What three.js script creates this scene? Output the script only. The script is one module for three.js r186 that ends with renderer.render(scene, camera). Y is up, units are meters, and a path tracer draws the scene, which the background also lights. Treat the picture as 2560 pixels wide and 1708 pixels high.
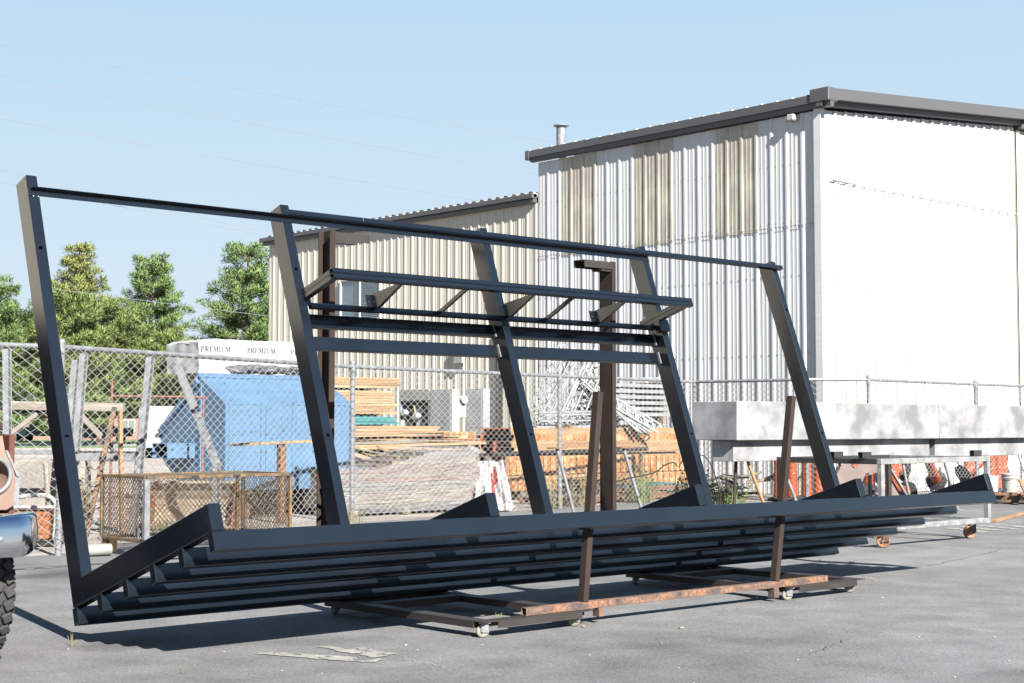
import * as THREE from 'three';
import { mergeGeometries, mergeVertices } from 'three/addons/utils/BufferGeometryUtils.js';
import { ImprovedNoise } from 'three/addons/math/ImprovedNoise.js';
import { Brush, Evaluator, SUBTRACTION } from 'three-bvh-csg';

// ---------- camera, sky, sun, exposure ----------
const scene = new THREE.Scene();
const YAW = 47.87 * Math.PI / 180, PITCH = 3.214 * Math.PI / 180;
const camera = new THREE.PerspectiveCamera(25.306, 1024 / 683, 0.1, 3000);
camera.position.set(0, 1.2, 0);
camera.lookAt(Math.cos(YAW) * Math.cos(PITCH), 1.2 + Math.sin(PITCH), -Math.sin(YAW) * Math.cos(PITCH));
const renderer = new THREE.WebGLRenderer({ antialias: true });
renderer.toneMapping = THREE.LinearToneMapping;
const EXPOSURE = 3.95;
renderer.toneMappingExposure = EXPOSURE;
renderer.shadowMap.enabled = true;
{ // clear late-summer sky: pale at the horizon, deeper blue overhead
  const w = 256, h = 256, d = new Float32Array(w * h * 4);
  const stops = [[-90, .30, .30, .30], [-1, .66, .74, .80], [0, .74, .835, .91], [4, .69, .82, .93], [8, .62, .785, .925], [16, .50, .71, .91], [30, .24, .44, .74], [60, .085, .20, .44], [90, .065, .16, .37]];
  for (let j = 0; j < h; j++) {
    const el = (j + .5) / h * 180 - 90;
    let k = 0; while (k < stops.length - 2 && el > stops[k + 1][0]) k++;
    const a = stops[k], b = stops[k + 1], t = Math.min(1, Math.max(0, (el - a[0]) / (b[0] - a[0])));
    for (let i = 0; i < w; i++) { const o = (j * w + i) * 4; for (let c = 0; c < 3; c++) d[o + c] = (a[c + 1] + (b[c + 1] - a[c + 1]) * t) / EXPOSURE; d[o + 3] = 1; }
  }
  const sky = new THREE.DataTexture(d, w, h, THREE.RGBAFormat, THREE.FloatType);
  sky.mapping = THREE.EquirectangularReflectionMapping; sky.magFilter = THREE.LinearFilter; sky.minFilter = THREE.LinearFilter; sky.needsUpdate = true;
  scene.background = sky; scene.environment = sky;
}
const sun = new THREE.DirectionalLight(new THREE.Color(1, .95, .87), 5);
sun.position.set(10 - .37 * 40, 40, -12 + 1.43 * 40); sun.target.position.set(10, 0, -12);
sun.castShadow = true; sun.shadow.mapSize.set(4096, 4096);
Object.assign(sun.shadow.camera, { left: -35, right: 35, top: 35, bottom: -35, near: 1, far: 160 });
scene.add(sun, sun.target);

// ---------- helpers ----------
const rng = s => () => { s |= 0; s = s + 0x6D2B79F5 | 0; let t = Math.imul(s ^ s >>> 15, 1 | s); t = t + Math.imul(t ^ t >>> 7, 61 | t) ^ t; return ((t ^ t >>> 14) >>> 0) / 4294967296; };
const noise = new ImprovedNoise();
const V3 = (x, y, z) => new THREE.Vector3(x, y, z);
const v = a => a.isVector3 ? a : V3(a[0], a[1], a[2]);
const names = {};
function numbered(n) { const k = names[n] = (names[n] ?? -1) + 1; return k ? n + '_' + String(k).padStart(3, '0') : n; }
function tag(o, label, category, group) { o.userData.label = label; o.userData.category = category; if (group) o.userData.group = group; return o; }
function thing(name, label, category, pos = [0, 0, 0], turn = 0, group) {
  const o = new THREE.Group(); o.name = numbered(name); o.position.set(...pos); o.rotation.y = turn; scene.add(o); return tag(o, label, category, group);
}
function mesh(name, geo, mat) { const m = new THREE.Mesh(geo, mat); m.name = name; m.castShadow = m.receiveShadow = true; return m; }
function part(parent, name, geo, mat, kind) { const m = mesh(name, Array.isArray(geo) ? merge(geo) : geo, mat); parent.add(m); if (kind) m.userData.kind = kind; return m; }
function single(name, geo, mat, label, category, group) { const m = mesh(numbered(name), Array.isArray(geo) ? merge(geo) : geo, mat); scene.add(m); return tag(m, label, category, group); }
function struct(name, geo, mat) { const m = mesh(numbered(name), Array.isArray(geo) ? merge(geo) : geo, mat); m.userData.kind = 'structure'; scene.add(m); return m; }
function clean(g) { if (g.index) g = g.toNonIndexed(); for (const k of Object.keys(g.attributes)) if (!['position', 'normal', 'uv', 'color'].includes(k)) g.deleteAttribute(k); g.clearGroups?.(); return g; }
function merge(list) { const l = list.map(clean); const anyC = l.some(g => g.attributes.color); if (!anyC) return mergeGeometries(l); for (const g of l) if (!g.attributes.color) g.setAttribute('color', new THREE.BufferAttribute(new Float32Array(g.attributes.position.count * 3).fill(1), 3)); return mergeGeometries(l); }
// triangles -> flat-shaded geometry with uv in metres, u along axis L
function fromTris(P, L = 0, ou = 0, ov = 0) {
  const n = P.length / 3, pos = new Float32Array(n * 3), nor = new Float32Array(n * 3), uv = new Float32Array(n * 2);
  pos.set(P);
  const a = V3(), b = V3(), c = V3();
  for (let i = 0; i < n; i += 3) {
    a.set(P[i * 3], P[i * 3 + 1], P[i * 3 + 2]); b.set(P[i * 3 + 3], P[i * 3 + 4], P[i * 3 + 5]); c.set(P[i * 3 + 6], P[i * 3 + 7], P[i * 3 + 8]);
    const N = b.clone().sub(a).cross(c.clone().sub(a)).normalize();
    const q = [Math.abs(N.x), Math.abs(N.y), Math.abs(N.z)]; const m = q.indexOf(Math.max(...q));
    let ua, va; if (m === L) { ua = (L + 1) % 3; va = (L + 2) % 3; } else { ua = L; va = 3 - L - m; }
    [a, b, c].forEach((p, k) => { const o = i + k; nor.set([N.x, N.y, N.z], o * 3); uv[o * 2] = p.getComponent(ua) + ou; uv[o * 2 + 1] = p.getComponent(va) + ov; });
  }
  const g = new THREE.BufferGeometry(); g.setAttribute('position', new THREE.BufferAttribute(pos, 3)); g.setAttribute('normal', new THREE.BufferAttribute(nor, 3)); g.setAttribute('uv', new THREE.BufferAttribute(uv, 2)); return g;
}
let uvSeed = 0;
function cbox(x0, x1, y0, y1, z0, z1, c = 0) { // box with chamfered edges
  const lo = [x0, y0, z0], hi = [x1, y1, z1], sz = [x1 - x0, y1 - y0, z1 - z0], L = sz.indexOf(Math.max(...sz));
  c = Math.min(c, ...sz.map(s => s * .45)); const P = [];
  const pt = (s, ax) => { const p = [0, 1, 2].map(k => s[k] < 0 ? lo[k] : hi[k]); for (let k = 0; k < 3; k++) if (k !== ax) p[k] -= s[k] * c; return p; };
  const ctr = [0, 1, 2].map(k => (lo[k] + hi[k]) / 2);
  const tri = (a, b, d) => { const n = [0, 1, 2].map(k => (b[(k + 1) % 3] - a[(k + 1) % 3]) * (d[(k + 2) % 3] - a[(k + 2) % 3]) - (b[(k + 2) % 3] - a[(k + 2) % 3]) * (d[(k + 1) % 3] - a[(k + 1) % 3])); const o = [0, 1, 2].reduce((t, k) => t + n[k] * ((a[k] + b[k] + d[k]) / 3 - ctr[k]), 0); if (o >= 0) P.push(...a, ...b, ...d); else P.push(...a, ...d, ...b); };
  for (let ax = 0; ax < 3; ax++) for (const s of [-1, 1]) {
    const u = (ax + 1) % 3, w = (ax + 2) % 3; const S = (a, b) => { const r = [0, 0, 0]; r[ax] = s; r[u] = a; r[w] = b; return pt(r, ax); };
    tri(S(-1, -1), S(1, -1), S(1, 1)); tri(S(-1, -1), S(1, 1), S(-1, 1));
  }
  if (c > 0) {
    for (let ax = 0; ax < 3; ax++) for (const su of [-1, 1]) for (const sw of [-1, 1]) { // edges along ax
      const u = (ax + 1) % 3, w = (ax + 2) % 3; const S = (a, f) => { const r = [0, 0, 0]; r[ax] = a; r[u] = su; r[w] = sw; return pt(r, f); };
      tri(S(-1, u), S(1, u), S(1, w)); tri(S(-1, u), S(1, w), S(-1, w));
    }
    for (const a of [-1, 1]) for (const b of [-1, 1]) for (const d of [-1, 1]) { const s = [a, b, d]; tri(pt(s, 0), pt(s, 1), pt(s, 2)); }
  }
  uvSeed = (uvSeed * 7.31 + 1.37) % 11; return fromTris(P, L, uvSeed, uvSeed * 1.7);
}
const M4 = new THREE.Matrix4();
function along(p, q, roll = 0) { // matrix taking +z axis onto p->q
  p = v(p); q = v(q); const d = q.clone().sub(p).normalize(); const up = Math.abs(d.y) > .98 ? V3(0, 0, 1) : V3(0, 1, 0);
  const x = up.clone().cross(d).normalize(), y = d.clone().cross(x); const m = new THREE.Matrix4().makeBasis(x, y, d);
  if (roll) m.multiply(new THREE.Matrix4().makeRotationZ(roll)); m.setPosition(p); return m;
}
const bar = (p, q, w, h, c = 0, roll = 0) => cbox(-w / 2, w / 2, -h / 2, h / 2, 0, v(p).distanceTo(v(q)), c).applyMatrix4(along(p, q, roll));
function tube(p, q, r, n = 10, r2 = r) { const L = v(p).distanceTo(v(q)); const g = new THREE.CylinderGeometry(r2, r, L, n, 1); g.rotateX(Math.PI / 2); g.translate(0, 0, L / 2); const uv = g.attributes.uv; for (let i = 0; i < uv.count; i++) uv.setXY(i, uv.getY(i) * L, uv.getX(i) * 6.28 * r); return g.applyMatrix4(along(p, q)); }
function path(pts, r, seg = 24, n = 6) { return new THREE.TubeGeometry(new THREE.CatmullRomCurve3(pts.map(v)), seg, r, n); }
function ext(pts, t, c = 0, holes = []) { // polygon in xy extruded along z by t
  const s = new THREE.Shape(pts.map(p => new THREE.Vector2(...p))); for (const h of holes) s.holes.push(new THREE.Path(h.map(p => new THREE.Vector2(...p))));
  return new THREE.ExtrudeGeometry(s, { depth: t - 2 * c, bevelEnabled: c > 0, bevelSize: c, bevelThickness: c, bevelSegments: 1, bevelOffset: -c, curveSegments: 12 }).translate(0, 0, c);
}
const circ = (x, y, r, n = 16) => Array.from({ length: n }, (_, i) => [x + r * Math.cos(-i / n * 6.2832), y + r * Math.sin(-i / n * 6.2832)]);
function rtube(x0, x1, y0, y1, z0, z1, ax, t = .004) { // hollow rectangular tube along axis ax (0 x,1 y,2 z)
  const w = [x0, y0, z0], W = [x1, y1, z1], out = []; const u = (ax + 1) % 3, k = (ax + 2) % 3;
  const b = (f) => { const a = [...w], A = [...W]; f(a, A); out.push(cbox(a[0], A[0], a[1], A[1], a[2], A[2], t * .3)); };
  b((a, A) => { A[u] = a[u] + t; }); b((a, A) => { a[u] = A[u] - t; }); b((a, A) => { A[k] = a[k] + t; a[u] += t; A[u] -= t; }); b((a, A) => { a[k] = A[k] - t; a[u] += t; A[u] -= t; });
  return out;
}

// ---------- textures ----------
function field(n, fn) { const a = new Float32Array(n * n); for (let j = 0; j < n; j++) for (let i = 0; i < n; i++) a[j * n + i] = fn(i / n, j / n); return (x, y) => { const fx = x * n, fy = y * n, i = Math.floor(fx), j = Math.floor(fy), u = fx - i, w = fy - j, i1 = Math.min(n - 1, i + 1), j1 = Math.min(n - 1, j + 1); return (a[j * n + i] * (1 - u) + a[j * n + i1] * u) * (1 - w) + (a[j1 * n + i] * (1 - u) + a[j1 * n + i1] * u) * w; }; }
function tex(n, size, fn, srgb = true, seed = 1) { // fn(x,y in 0..1) -> [r,g,b] in 0..1 (tiles because noise is sampled on a torus-like blend)
  const d = new Uint8Array(n * n * 4), mean = [0, 0, 0];
  for (let j = 0; j < n; j++) for (let i = 0; i < n; i++) { const c = fn(i / n, j / n), o = (j * n + i) * 4; d[o] = 255 * Math.min(1, Math.max(0, c[0])); d[o + 1] = 255 * Math.min(1, Math.max(0, c[1])); d[o + 2] = 255 * Math.min(1, Math.max(0, c[2])); d[o + 3] = 255; if (!((i | j) & 3)) for (let k = 0; k < 3; k++) mean[k] += Math.pow(d[o + k] / 255, 2.2); }
  const t = new THREE.DataTexture(d, n, n, THREE.RGBAFormat); t.wrapS = t.wrapT = THREE.MirroredRepeatWrapping; t.magFilter = THREE.LinearFilter; t.minFilter = THREE.LinearMipmapLinearFilter; t.generateMipmaps = true;
  if (srgb) t.colorSpace = THREE.SRGBColorSpace; t.repeat.set(1 / size, 1 / size); t.needsUpdate = true; t.userData = { mean: mean.map(m => m / Math.pow(Math.ceil(n / 4), 2)) }; return t;
}
const nz = (x, y, z = 0) => noise.noise(x, y, z);
function fbm(x, y, z, o = 4) { let s = 0, a = .5; for (let i = 0; i < o; i++) { s += a * nz(x, y, z + i * 7.3); x *= 2.03; y *= 2.03; a *= .5; } return s; }
const R0 = rng(99);
const T = {};
const gray = (g, r = 1, b = 1) => [g * r, g, g * b];
{ // asphalt 16 m: aggregate speckle, pale wear patches, tar stains
  const r = rng(5);
  const F1 = field(256, (x, y) => fbm(x * 5, y * 5, 1, 4)), F2 = field(512, (x, y) => fbm(x * 40, y * 40, 3, 3)), F3 = field(256, (x, y) => fbm(x * 9 + 4, y * 13, 8, 3)), F4 = field(512, (x, y) => fbm(x * 60, y * 14, 12, 3));
  T.asphalt = tex(2048, 16, (x, y) => {
    const sp = r(); let g = .70 + F1(x, y) * .2 + F2(x, y) * .17 + (sp - .5) * .15; if (sp > .99) g += .16; if (sp < .02) g -= .16;
    const st = F3(x, y), sc = F4(x, y); if (st > .17) g -= (st - .17) * .7; if (sc > .33) g += (sc - .33) * .7;
    return [g * 1.0, g * 1.005, g * 1.015];
  });
  T.asphaltB = tex(512, 1.6, (x, y) => { const g = .5 + (r() - .5) * .6; return [g, g, g]; }, false);
  T.dirt = tex(512, 6, (x, y) => { const g = .78 + fbm(x * 8, y * 8, 2, 5) * .35 + (r() - .5) * .16; return [g, g * .955, g * .90]; });
  T.wood = tex(512, 1.6, (x, y) => { const w = fbm(x * 1.5, y * 26, 5, 3), f = fbm(x * 6, y * 90, 9, 2), k = fbm(x * 5, y * 4, 3, 2); const g = .82 + w * .38 + f * .22 + k * .1; return [g, g * (.96 + w * .08), g * (.9 + w * .15)]; });
  T.rust = tex(512, 1.1, (x, y) => { const a = fbm(x * 6, y * 9, 3, 5), b = fbm(x * 40, y * 40, 6, 3), t = Math.min(1, Math.max(0, .5 + a * 1.9)); const g = .8 + b * .45; return [g * (.62 + .38 * t), g * (.58 + .22 * t), g * (.56 + .04 * t)]; });
  T.rust2 = tex(512, 2.4, (x, y) => { const a = fbm(x * 34, y * 5, 23, 4), b = fbm(x * 60, y * 60, 6, 3), c = fbm(x * 5, y * 16, 9, 3), t = Math.min(1, Math.max(0, .45 + a * 1.8 + c * .8)); const g = .85 + b * .3; return [g * (.80 + .2 * t), g * (.46 + .42 * t), g * (.22 + .5 * t)]; });
  T.galv = tex(512, .8, (x, y) => { const a = fbm(x * 8, y * 8, 13, 4), b = fbm(x * 46, y * 46, 2, 2); const g = .84 + a * .26 + b * .16; return [g, g * 1.003, g * 1.01]; });
  T.dust = tex(512, 1.5, (x, y) => { const a = fbm(x * 5, y * 5, 21, 5), s = r(); let g = .86 + a * .2 + (s - .5) * .06; if (s > .9985) g = 1; return [g, g, g]; });
  T.sponge = tex(512, 3.4, (x, y) => { const a = fbm(x * 7, y * 7, 31, 5) + .25 * fbm(x * 30, y * 34, 4, 3), t = Math.max(0, Math.min(1, .5 + a * 1.55)); const g = .66 + .30 * t + (r() - .5) * .03; return [g, g * 1.002, g * 1.01]; });
  T.wall = tex(512, 4, (x, y) => { const a = fbm(x * 3, y * 2, 41, 4), s = fbm(x * 60, y * 2.5, 12, 3); const g = .93 + a * .1 + s * .06; return [g, g, g * .995]; });
  T.glazing = tex(512, 2.2, (x, y) => { const a = fbm(x * 40, y * 3, 14, 4), s = fbm(x * 5, y * 3, 17, 4); const g = .80 + a * .16 + s * .18; return [g, g * (.97 + s * .04), g * .93]; });
  T.blue = tex(512, 2.6, (x, y) => { const a = fbm(x * 5, y * 4, 51, 4), c = fbm(x * 55, y * 55, 8, 3), st = fbm(x * 30, y * 2, 6, 3); let g = .9 + a * .14 + st * .1; if (c > .29) return [.60, .44, .34]; return [g, g, g]; });
  T.plastic = tex(512, 1.2, (x, y) => { const a = Math.abs(fbm(x * 5, y * 16, 61, 5)), b = fbm(x * 9, y * 5, 5, 4); const g = Math.max(0, 1 - a * 2.6) * .7 + .3 + b * .3; return [g, g, g]; }, false);
  T.flake = tex(512, 1.0, (x, y) => { const a = fbm(x * 9, y * 9, 91, 5) + .35 * fbm(x * 60, y * 60, 4, 2); const g = a > -.10 ? 1 : a > -.14 ? .5 : 0; return [g, g, g]; }, false);
  T.bark = tex(256, 1.5, (x, y) => { const a = fbm(x * 22, y * 4, 71, 4); const g = .7 + a * .7; return [g, g * .93, g * .85]; });
  T.brick = tex(512, 3, (x, y) => { const a = fbm(x * 20, y * 60, 81, 3); const g = .85 + a * .4; return [g, g * .95, g * .93]; });
}
// a map is divided by its mean, so that the colour given is the mean colour of the surface
const norm = (r, g, b, o) => { const m = o.map?.userData.mean ?? [1, 1, 1]; return new THREE.Color().setRGB(r / m[0], g / m[1], b / m[2]); };
const mat = (r, g, b, rough = .7, o = {}) => new THREE.MeshStandardMaterial({ color: norm(r, g, b, o), roughness: rough, metalness: 0, side: THREE.DoubleSide, ...o });
const phys = (r, g, b, rough, o = {}) => new THREE.MeshPhysicalMaterial({ color: norm(r, g, b, o), roughness: rough, metalness: 0, side: THREE.DoubleSide, ...o });
const M = {
  asphalt: mat(.094, .095, .097, .93, { map: T.asphalt, bumpMap: T.asphaltB, bumpScale: .005 }),
  dirt: mat(.22, .193, .172, .95, { map: T.dirt }),
  lawn: mat(.075, .13, .03, .95, { map: T.dirt }),
  road: mat(.26, .24, .23, .9, { map: T.dirt }),
  linePaint: mat(.175, .174, .158, .85, { map: T.dirt, alphaMap: T.flake, transparent: true, alphaTest: .4 }),
  black: phys(.0035, .0055, .0092, .2, { map: T.dust, ior: 1.65 }),
  darkSteel: phys(.024, .021, .02, .55, { map: T.dust, specularIntensity: .6 }),
  rust: mat(.098, .057, .039, .75, { map: T.rust }),
  brownPaint: phys(.026, .018, .0155, .7, { map: T.dust, specularIntensity: .3 }),
  bareSteel: mat(.2, .19, .18, .5, { map: T.galv, metalness: .6 }),
  galv: mat(.135, .141, .151, .5, { map: T.galv, metalness: .15 }),
  galvBright: mat(.19, .2, .21, .5, { map: T.galv, metalness: .2 }),
  wire: mat(.15, .155, .16, .45, { metalness: .1 }),
  white: mat(.39, .40, .41, .55, { map: T.wall }),
  beige: mat(.36, .345, .295, .6, { map: T.wall }),
  glazing: phys(.30, .28, .235, .45, { map: T.glazing }),
  trim: mat(.056, .055, .059, .5), trimDark: mat(.03, .035, .045, .5),
  pine: mat(.21, .14, .075, .8, { map: T.wood }), pine2: mat(.19, .115, .055, .8, { map: T.wood }), pine3: mat(.23, .165, .095, .8, { map: T.wood }), oldWood: mat(.15, .115, .08, .85, { map: T.wood }), greyWood: mat(.11, .098, .08, .85, { map: T.wood }), teal: mat(.018, .13, .14, .75, { map: T.wood }), brownWood: mat(.12, .06, .033, .8, { map: T.wood }),
  orangeSteel: mat(.215, .115, .045, .75, { map: T.rust2 }), redSteel: mat(.13, .034, .014, .75, { map: T.rust }),
  blue: phys(.052, .108, .185, .5, { map: T.blue }),
  sponge: mat(.165, .169, .174, .75, { map: T.sponge }),
  concrete: mat(.17, .155, .14, .9, { map: T.dirt }),
  tarp: mat(.26, .26, .265, .55, { map: T.dust }),
  rubber: mat(.022, .022, .023, .85, { map: T.dust }),
  chrome: mat(.62, .64, .66, .12, { metalness: 1 }),
  orangePlastic: mat(.26, .05, .012, .45), whitePlastic: mat(.27, .27, .265, .5),
  yellow: mat(.24, .13, .015, .5),
  dark: mat(.012, .012, .013, .8), glass: phys(.02, .025, .03, .05, { ior: 1.6 }),
  cabinet: mat(.2, .208, .215, .55, { map: T.dust }), cabinetWhite: mat(.28, .285, .29, .55, { map: T.dust }), cabinetBrown: mat(.11, .08, .05, .7),
  brick: mat(.19, .115, .09, .9, { map: T.brick }), roofGrey: mat(.12, .115, .115, .9, { map: T.dirt }),
  bark: mat(.07, .052, .04, .95, { map: T.bark }),
};
// ---------- ground ----------
const fenceLine = [[2.2, -13.45], [6.45, -13.45], [11.25, -15.4], [15.6, -16.2], [19.25, -16.75], [19.62, -14.75], [20.45, -14.15], [24.0, -14.38], [27.5, -14.5], [31, -14.55]];
function sheet(pts, y, nm, m) { // flat polygon in xz
  const s = new THREE.Shape(pts.map(p => new THREE.Vector2(p[0], -p[1]))); const g = new THREE.ShapeGeometry(s); g.rotateX(-Math.PI / 2); g.translate(0, y, 0); return struct(nm, g, m);
}
{
  const g = new THREE.PlaneGeometry(1600, 1600); g.rotateX(-Math.PI / 2); g.translate(200, -.012, -200); const uv = g.attributes.uv, p = g.attributes.position; for (let i = 0; i < uv.count; i++) uv.setXY(i, p.getX(i), p.getZ(i));
  struct('ground', g, M.dirt);
  sheet([[-30, 18], [34, 18], [34, -14.75], ...fenceLine.slice(0, -1).reverse().map(([x, z]) => [x, z - .12]), [-30, -12]], 0, 'asphalt_yard', M.asphalt);
  // far road and lawns, across the line of sight
  const F = [Math.cos(YAW), -Math.sin(YAW)], Rr = [Math.sin(YAW), Math.cos(YAW)];
  const band = (Z0, Z1, l0, l1) => [[Z0, l0], [Z0, l1], [Z1, l1], [Z1, l0]].map(([Z, l]) => [F[0] * Z + Rr[0] * l, F[1] * Z + Rr[1] * l]);
  sheet(band(60, 88, -90, 0), -.006, 'road', M.road);
  sheet(band(88, 98, -90, 0), -.002, 'lawn_verge', M.lawn);
  sheet(band(98, 112, -90, 0), -.006, 'side_road', M.road);
  sheet(band(112, 170, -110, 0), -.002, 'front_lawn', M.lawn);
  const r = rng(17);
  const worn = (pts, nm, j = .035) => { const o = []; for (let i = 0; i < pts.length; i++) { const a = pts[i], b = pts[(i + 1) % pts.length], n = Math.max(2, Math.round(Math.hypot(a[0] - b[0], a[1] - b[1]) / .04)); for (let k = 0; k < n; k++) { const t = k / n; o.push([a[0] + (b[0] - a[0]) * t + (r() - .5) * j, a[1] + (b[1] - a[1]) * t + (r() - .5) * j]); } } return sheet(o, .004, nm, M.linePaint); };
  worn([[4.43, -6.93], [4.55, -6.93], [4.83, -6.33], [4.71, -6.27]], 'painted_line'); worn([[4.83, -6.92], [4.97, -6.88], [5.0, -6.42], [4.83, -6.40]], 'painted_line');
  worn([[5.6, -12.36], [7.4, -12.5], [7.4, -12.42], [5.6, -12.28]], 'painted_line', .03); worn([[5.75, -11.1], [6.2, -11.2], [6.2, -11.1], [5.75, -11.02]], 'painted_line', .03);
  worn([[2.9, -5.1], [3.35, -5.32], [3.36, -5.28], [2.92, -5.05]], 'painted_line', .02); worn([[3.62, -5.75], [3.82, -5.9], [3.84, -5.86], [3.64, -5.70]], 'painted_line', .02);
  for (let i = 0; i < 6; i++) worn([[15.6 + i * .36, -9.3], [15.78 + i * .36, -9.3], [16.1 + i * .36, -10.0], [15.92 + i * .36, -10.0]], 'painted_line', .03);
  const crack = (pts, w, nm, m) => { const g = []; for (let i = 0; i < pts.length - 1; i++) g.push(bar([pts[i][0], .0015, pts[i][1]], [pts[i + 1][0], .0015, pts[i + 1][1]], w * (.5 + r()), .003)); return struct(nm, g, m); };
  const wig = (a, b, n, j) => Array.from({ length: n + 1 }, (_, i) => [a[0] + (b[0] - a[0]) * i / n + (r() - .5) * j, a[1] + (b[1] - a[1]) * i / n + (r() - .5) * j]);
  crack(wig([5.02, -6.85], [4.9, -5.95], 16, .05), .008, 'filled_crack', M.linePaint); crack(wig([6.6, -4.95], [7.3, -5.2], 18, .05), .006, 'tar_crack', mat(.05, .05, .05, .9)); crack(wig([11.6, -7.4], [13.6, -7.9], 24, .06), .007, 'tar_crack', mat(.05, .05, .05, .9));
  // loose stones and wood chips
  const g1 = []; for (let i = 0; i < 110; i++) { const Z = 6.2 + 11 * r() * r(), l = (r() - .5) * Z * .68; const x = F[0] * Z + Rr[0] * l, z = F[1] * Z + Rr[1] * l; const s = .003 + .007 * r() * r() * r(); const q = new THREE.IcosahedronGeometry(s, 0); q.scale(1 + r(), .7, 1 + r()); q.rotateY(r() * 6); q.translate(x, s * .5, z); g1.push(q); }
  const st = single("loose_gravel", g1, mat(.24, .22, .19, .9), 'small pale stones scattered over the grey asphalt', 'gravel'); st.userData.kind = 'stuff';
  const g2 = []; for (let i = 0; i < 26; i++) { const Z = 8 + 9 * r(), l = (-.05 + .4 * r()) * Z * .7; const x = F[0] * Z + Rr[0] * l, z = F[1] * Z + Rr[1] * l, a = r() * 6; g2.push(bar([x, .008, z], [x + Math.cos(a) * (.02 + .04 * r()), .008, z + Math.sin(a) * .06], .008 + .012 * r(), .006)); }
  single('wood_chips', g2, M.pine3, 'pale splinters of wood scattered on the asphalt beside the galvanised cart', 'wood chips').userData.kind = 'stuff';
}

// ---------- metal buildings ----------
function corrugated(width, P, rib, y0, y1a, y1b, place) { // ribbed sheet; place(s, out, y) -> [x,y,z]
  const prof = []; const n = Math.round(width / P);
  for (let i = 0; i < n; i++) { const b = i * P; prof.push([b, 0], [b + .028, rib], [b + .068, rib], [b + .096, 0], [b + P * .50, 0], [b + P * .53, .004], [b + P * .58, .004], [b + P * .61, 0], [b + P * .76, 0], [b + P * .79, .004], [b + P * .84, .004], [b + P * .87, 0]); }
  prof.push([width, 0]);
  const pos = [], nor = [], uv = []; const top = s => y1a + (y1b - y1a) * s / width;
  for (let i = 0; i < prof.length - 1; i++) {
    const [s0, o0] = prof[i], [s1, o1] = prof[i + 1]; const A = v(place(s0, o0, y0)), B = v(place(s1, o1, y0)), Cc = v(place(s1, o1, top(s1))), D = v(place(s0, o0, top(s0)));
    let N = B.clone().sub(A).cross(D.clone().sub(A)).normalize(); const out = v(place(s0, o0 + 1, y0)).sub(A); const flip = N.dot(out) < 0; if (flip) N.negate();
    for (const [p, s, y] of (flip ? [[A, s0, y0], [Cc, s1, top(s1)], [B, s1, y0], [A, s0, y0], [D, s0, top(s0)], [Cc, s1, top(s1)]] : [[A, s0, y0], [B, s1, y0], [Cc, s1, top(s1)], [A, s0, y0], [Cc, s1, top(s1)], [D, s0, top(s0)]])) { pos.push(p.x, p.y, p.z); nor.push(N.x, N.y, N.z); uv.push(s, y); }
  }
  const g = new THREE.BufferGeometry(); g.setAttribute('position', new THREE.Float32BufferAttribute(pos, 3)); g.setAttribute('normal', new THREE.Float32BufferAttribute(nor, 3)); g.setAttribute('uv', new THREE.Float32BufferAttribute(uv, 2)); return g;
}
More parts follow.
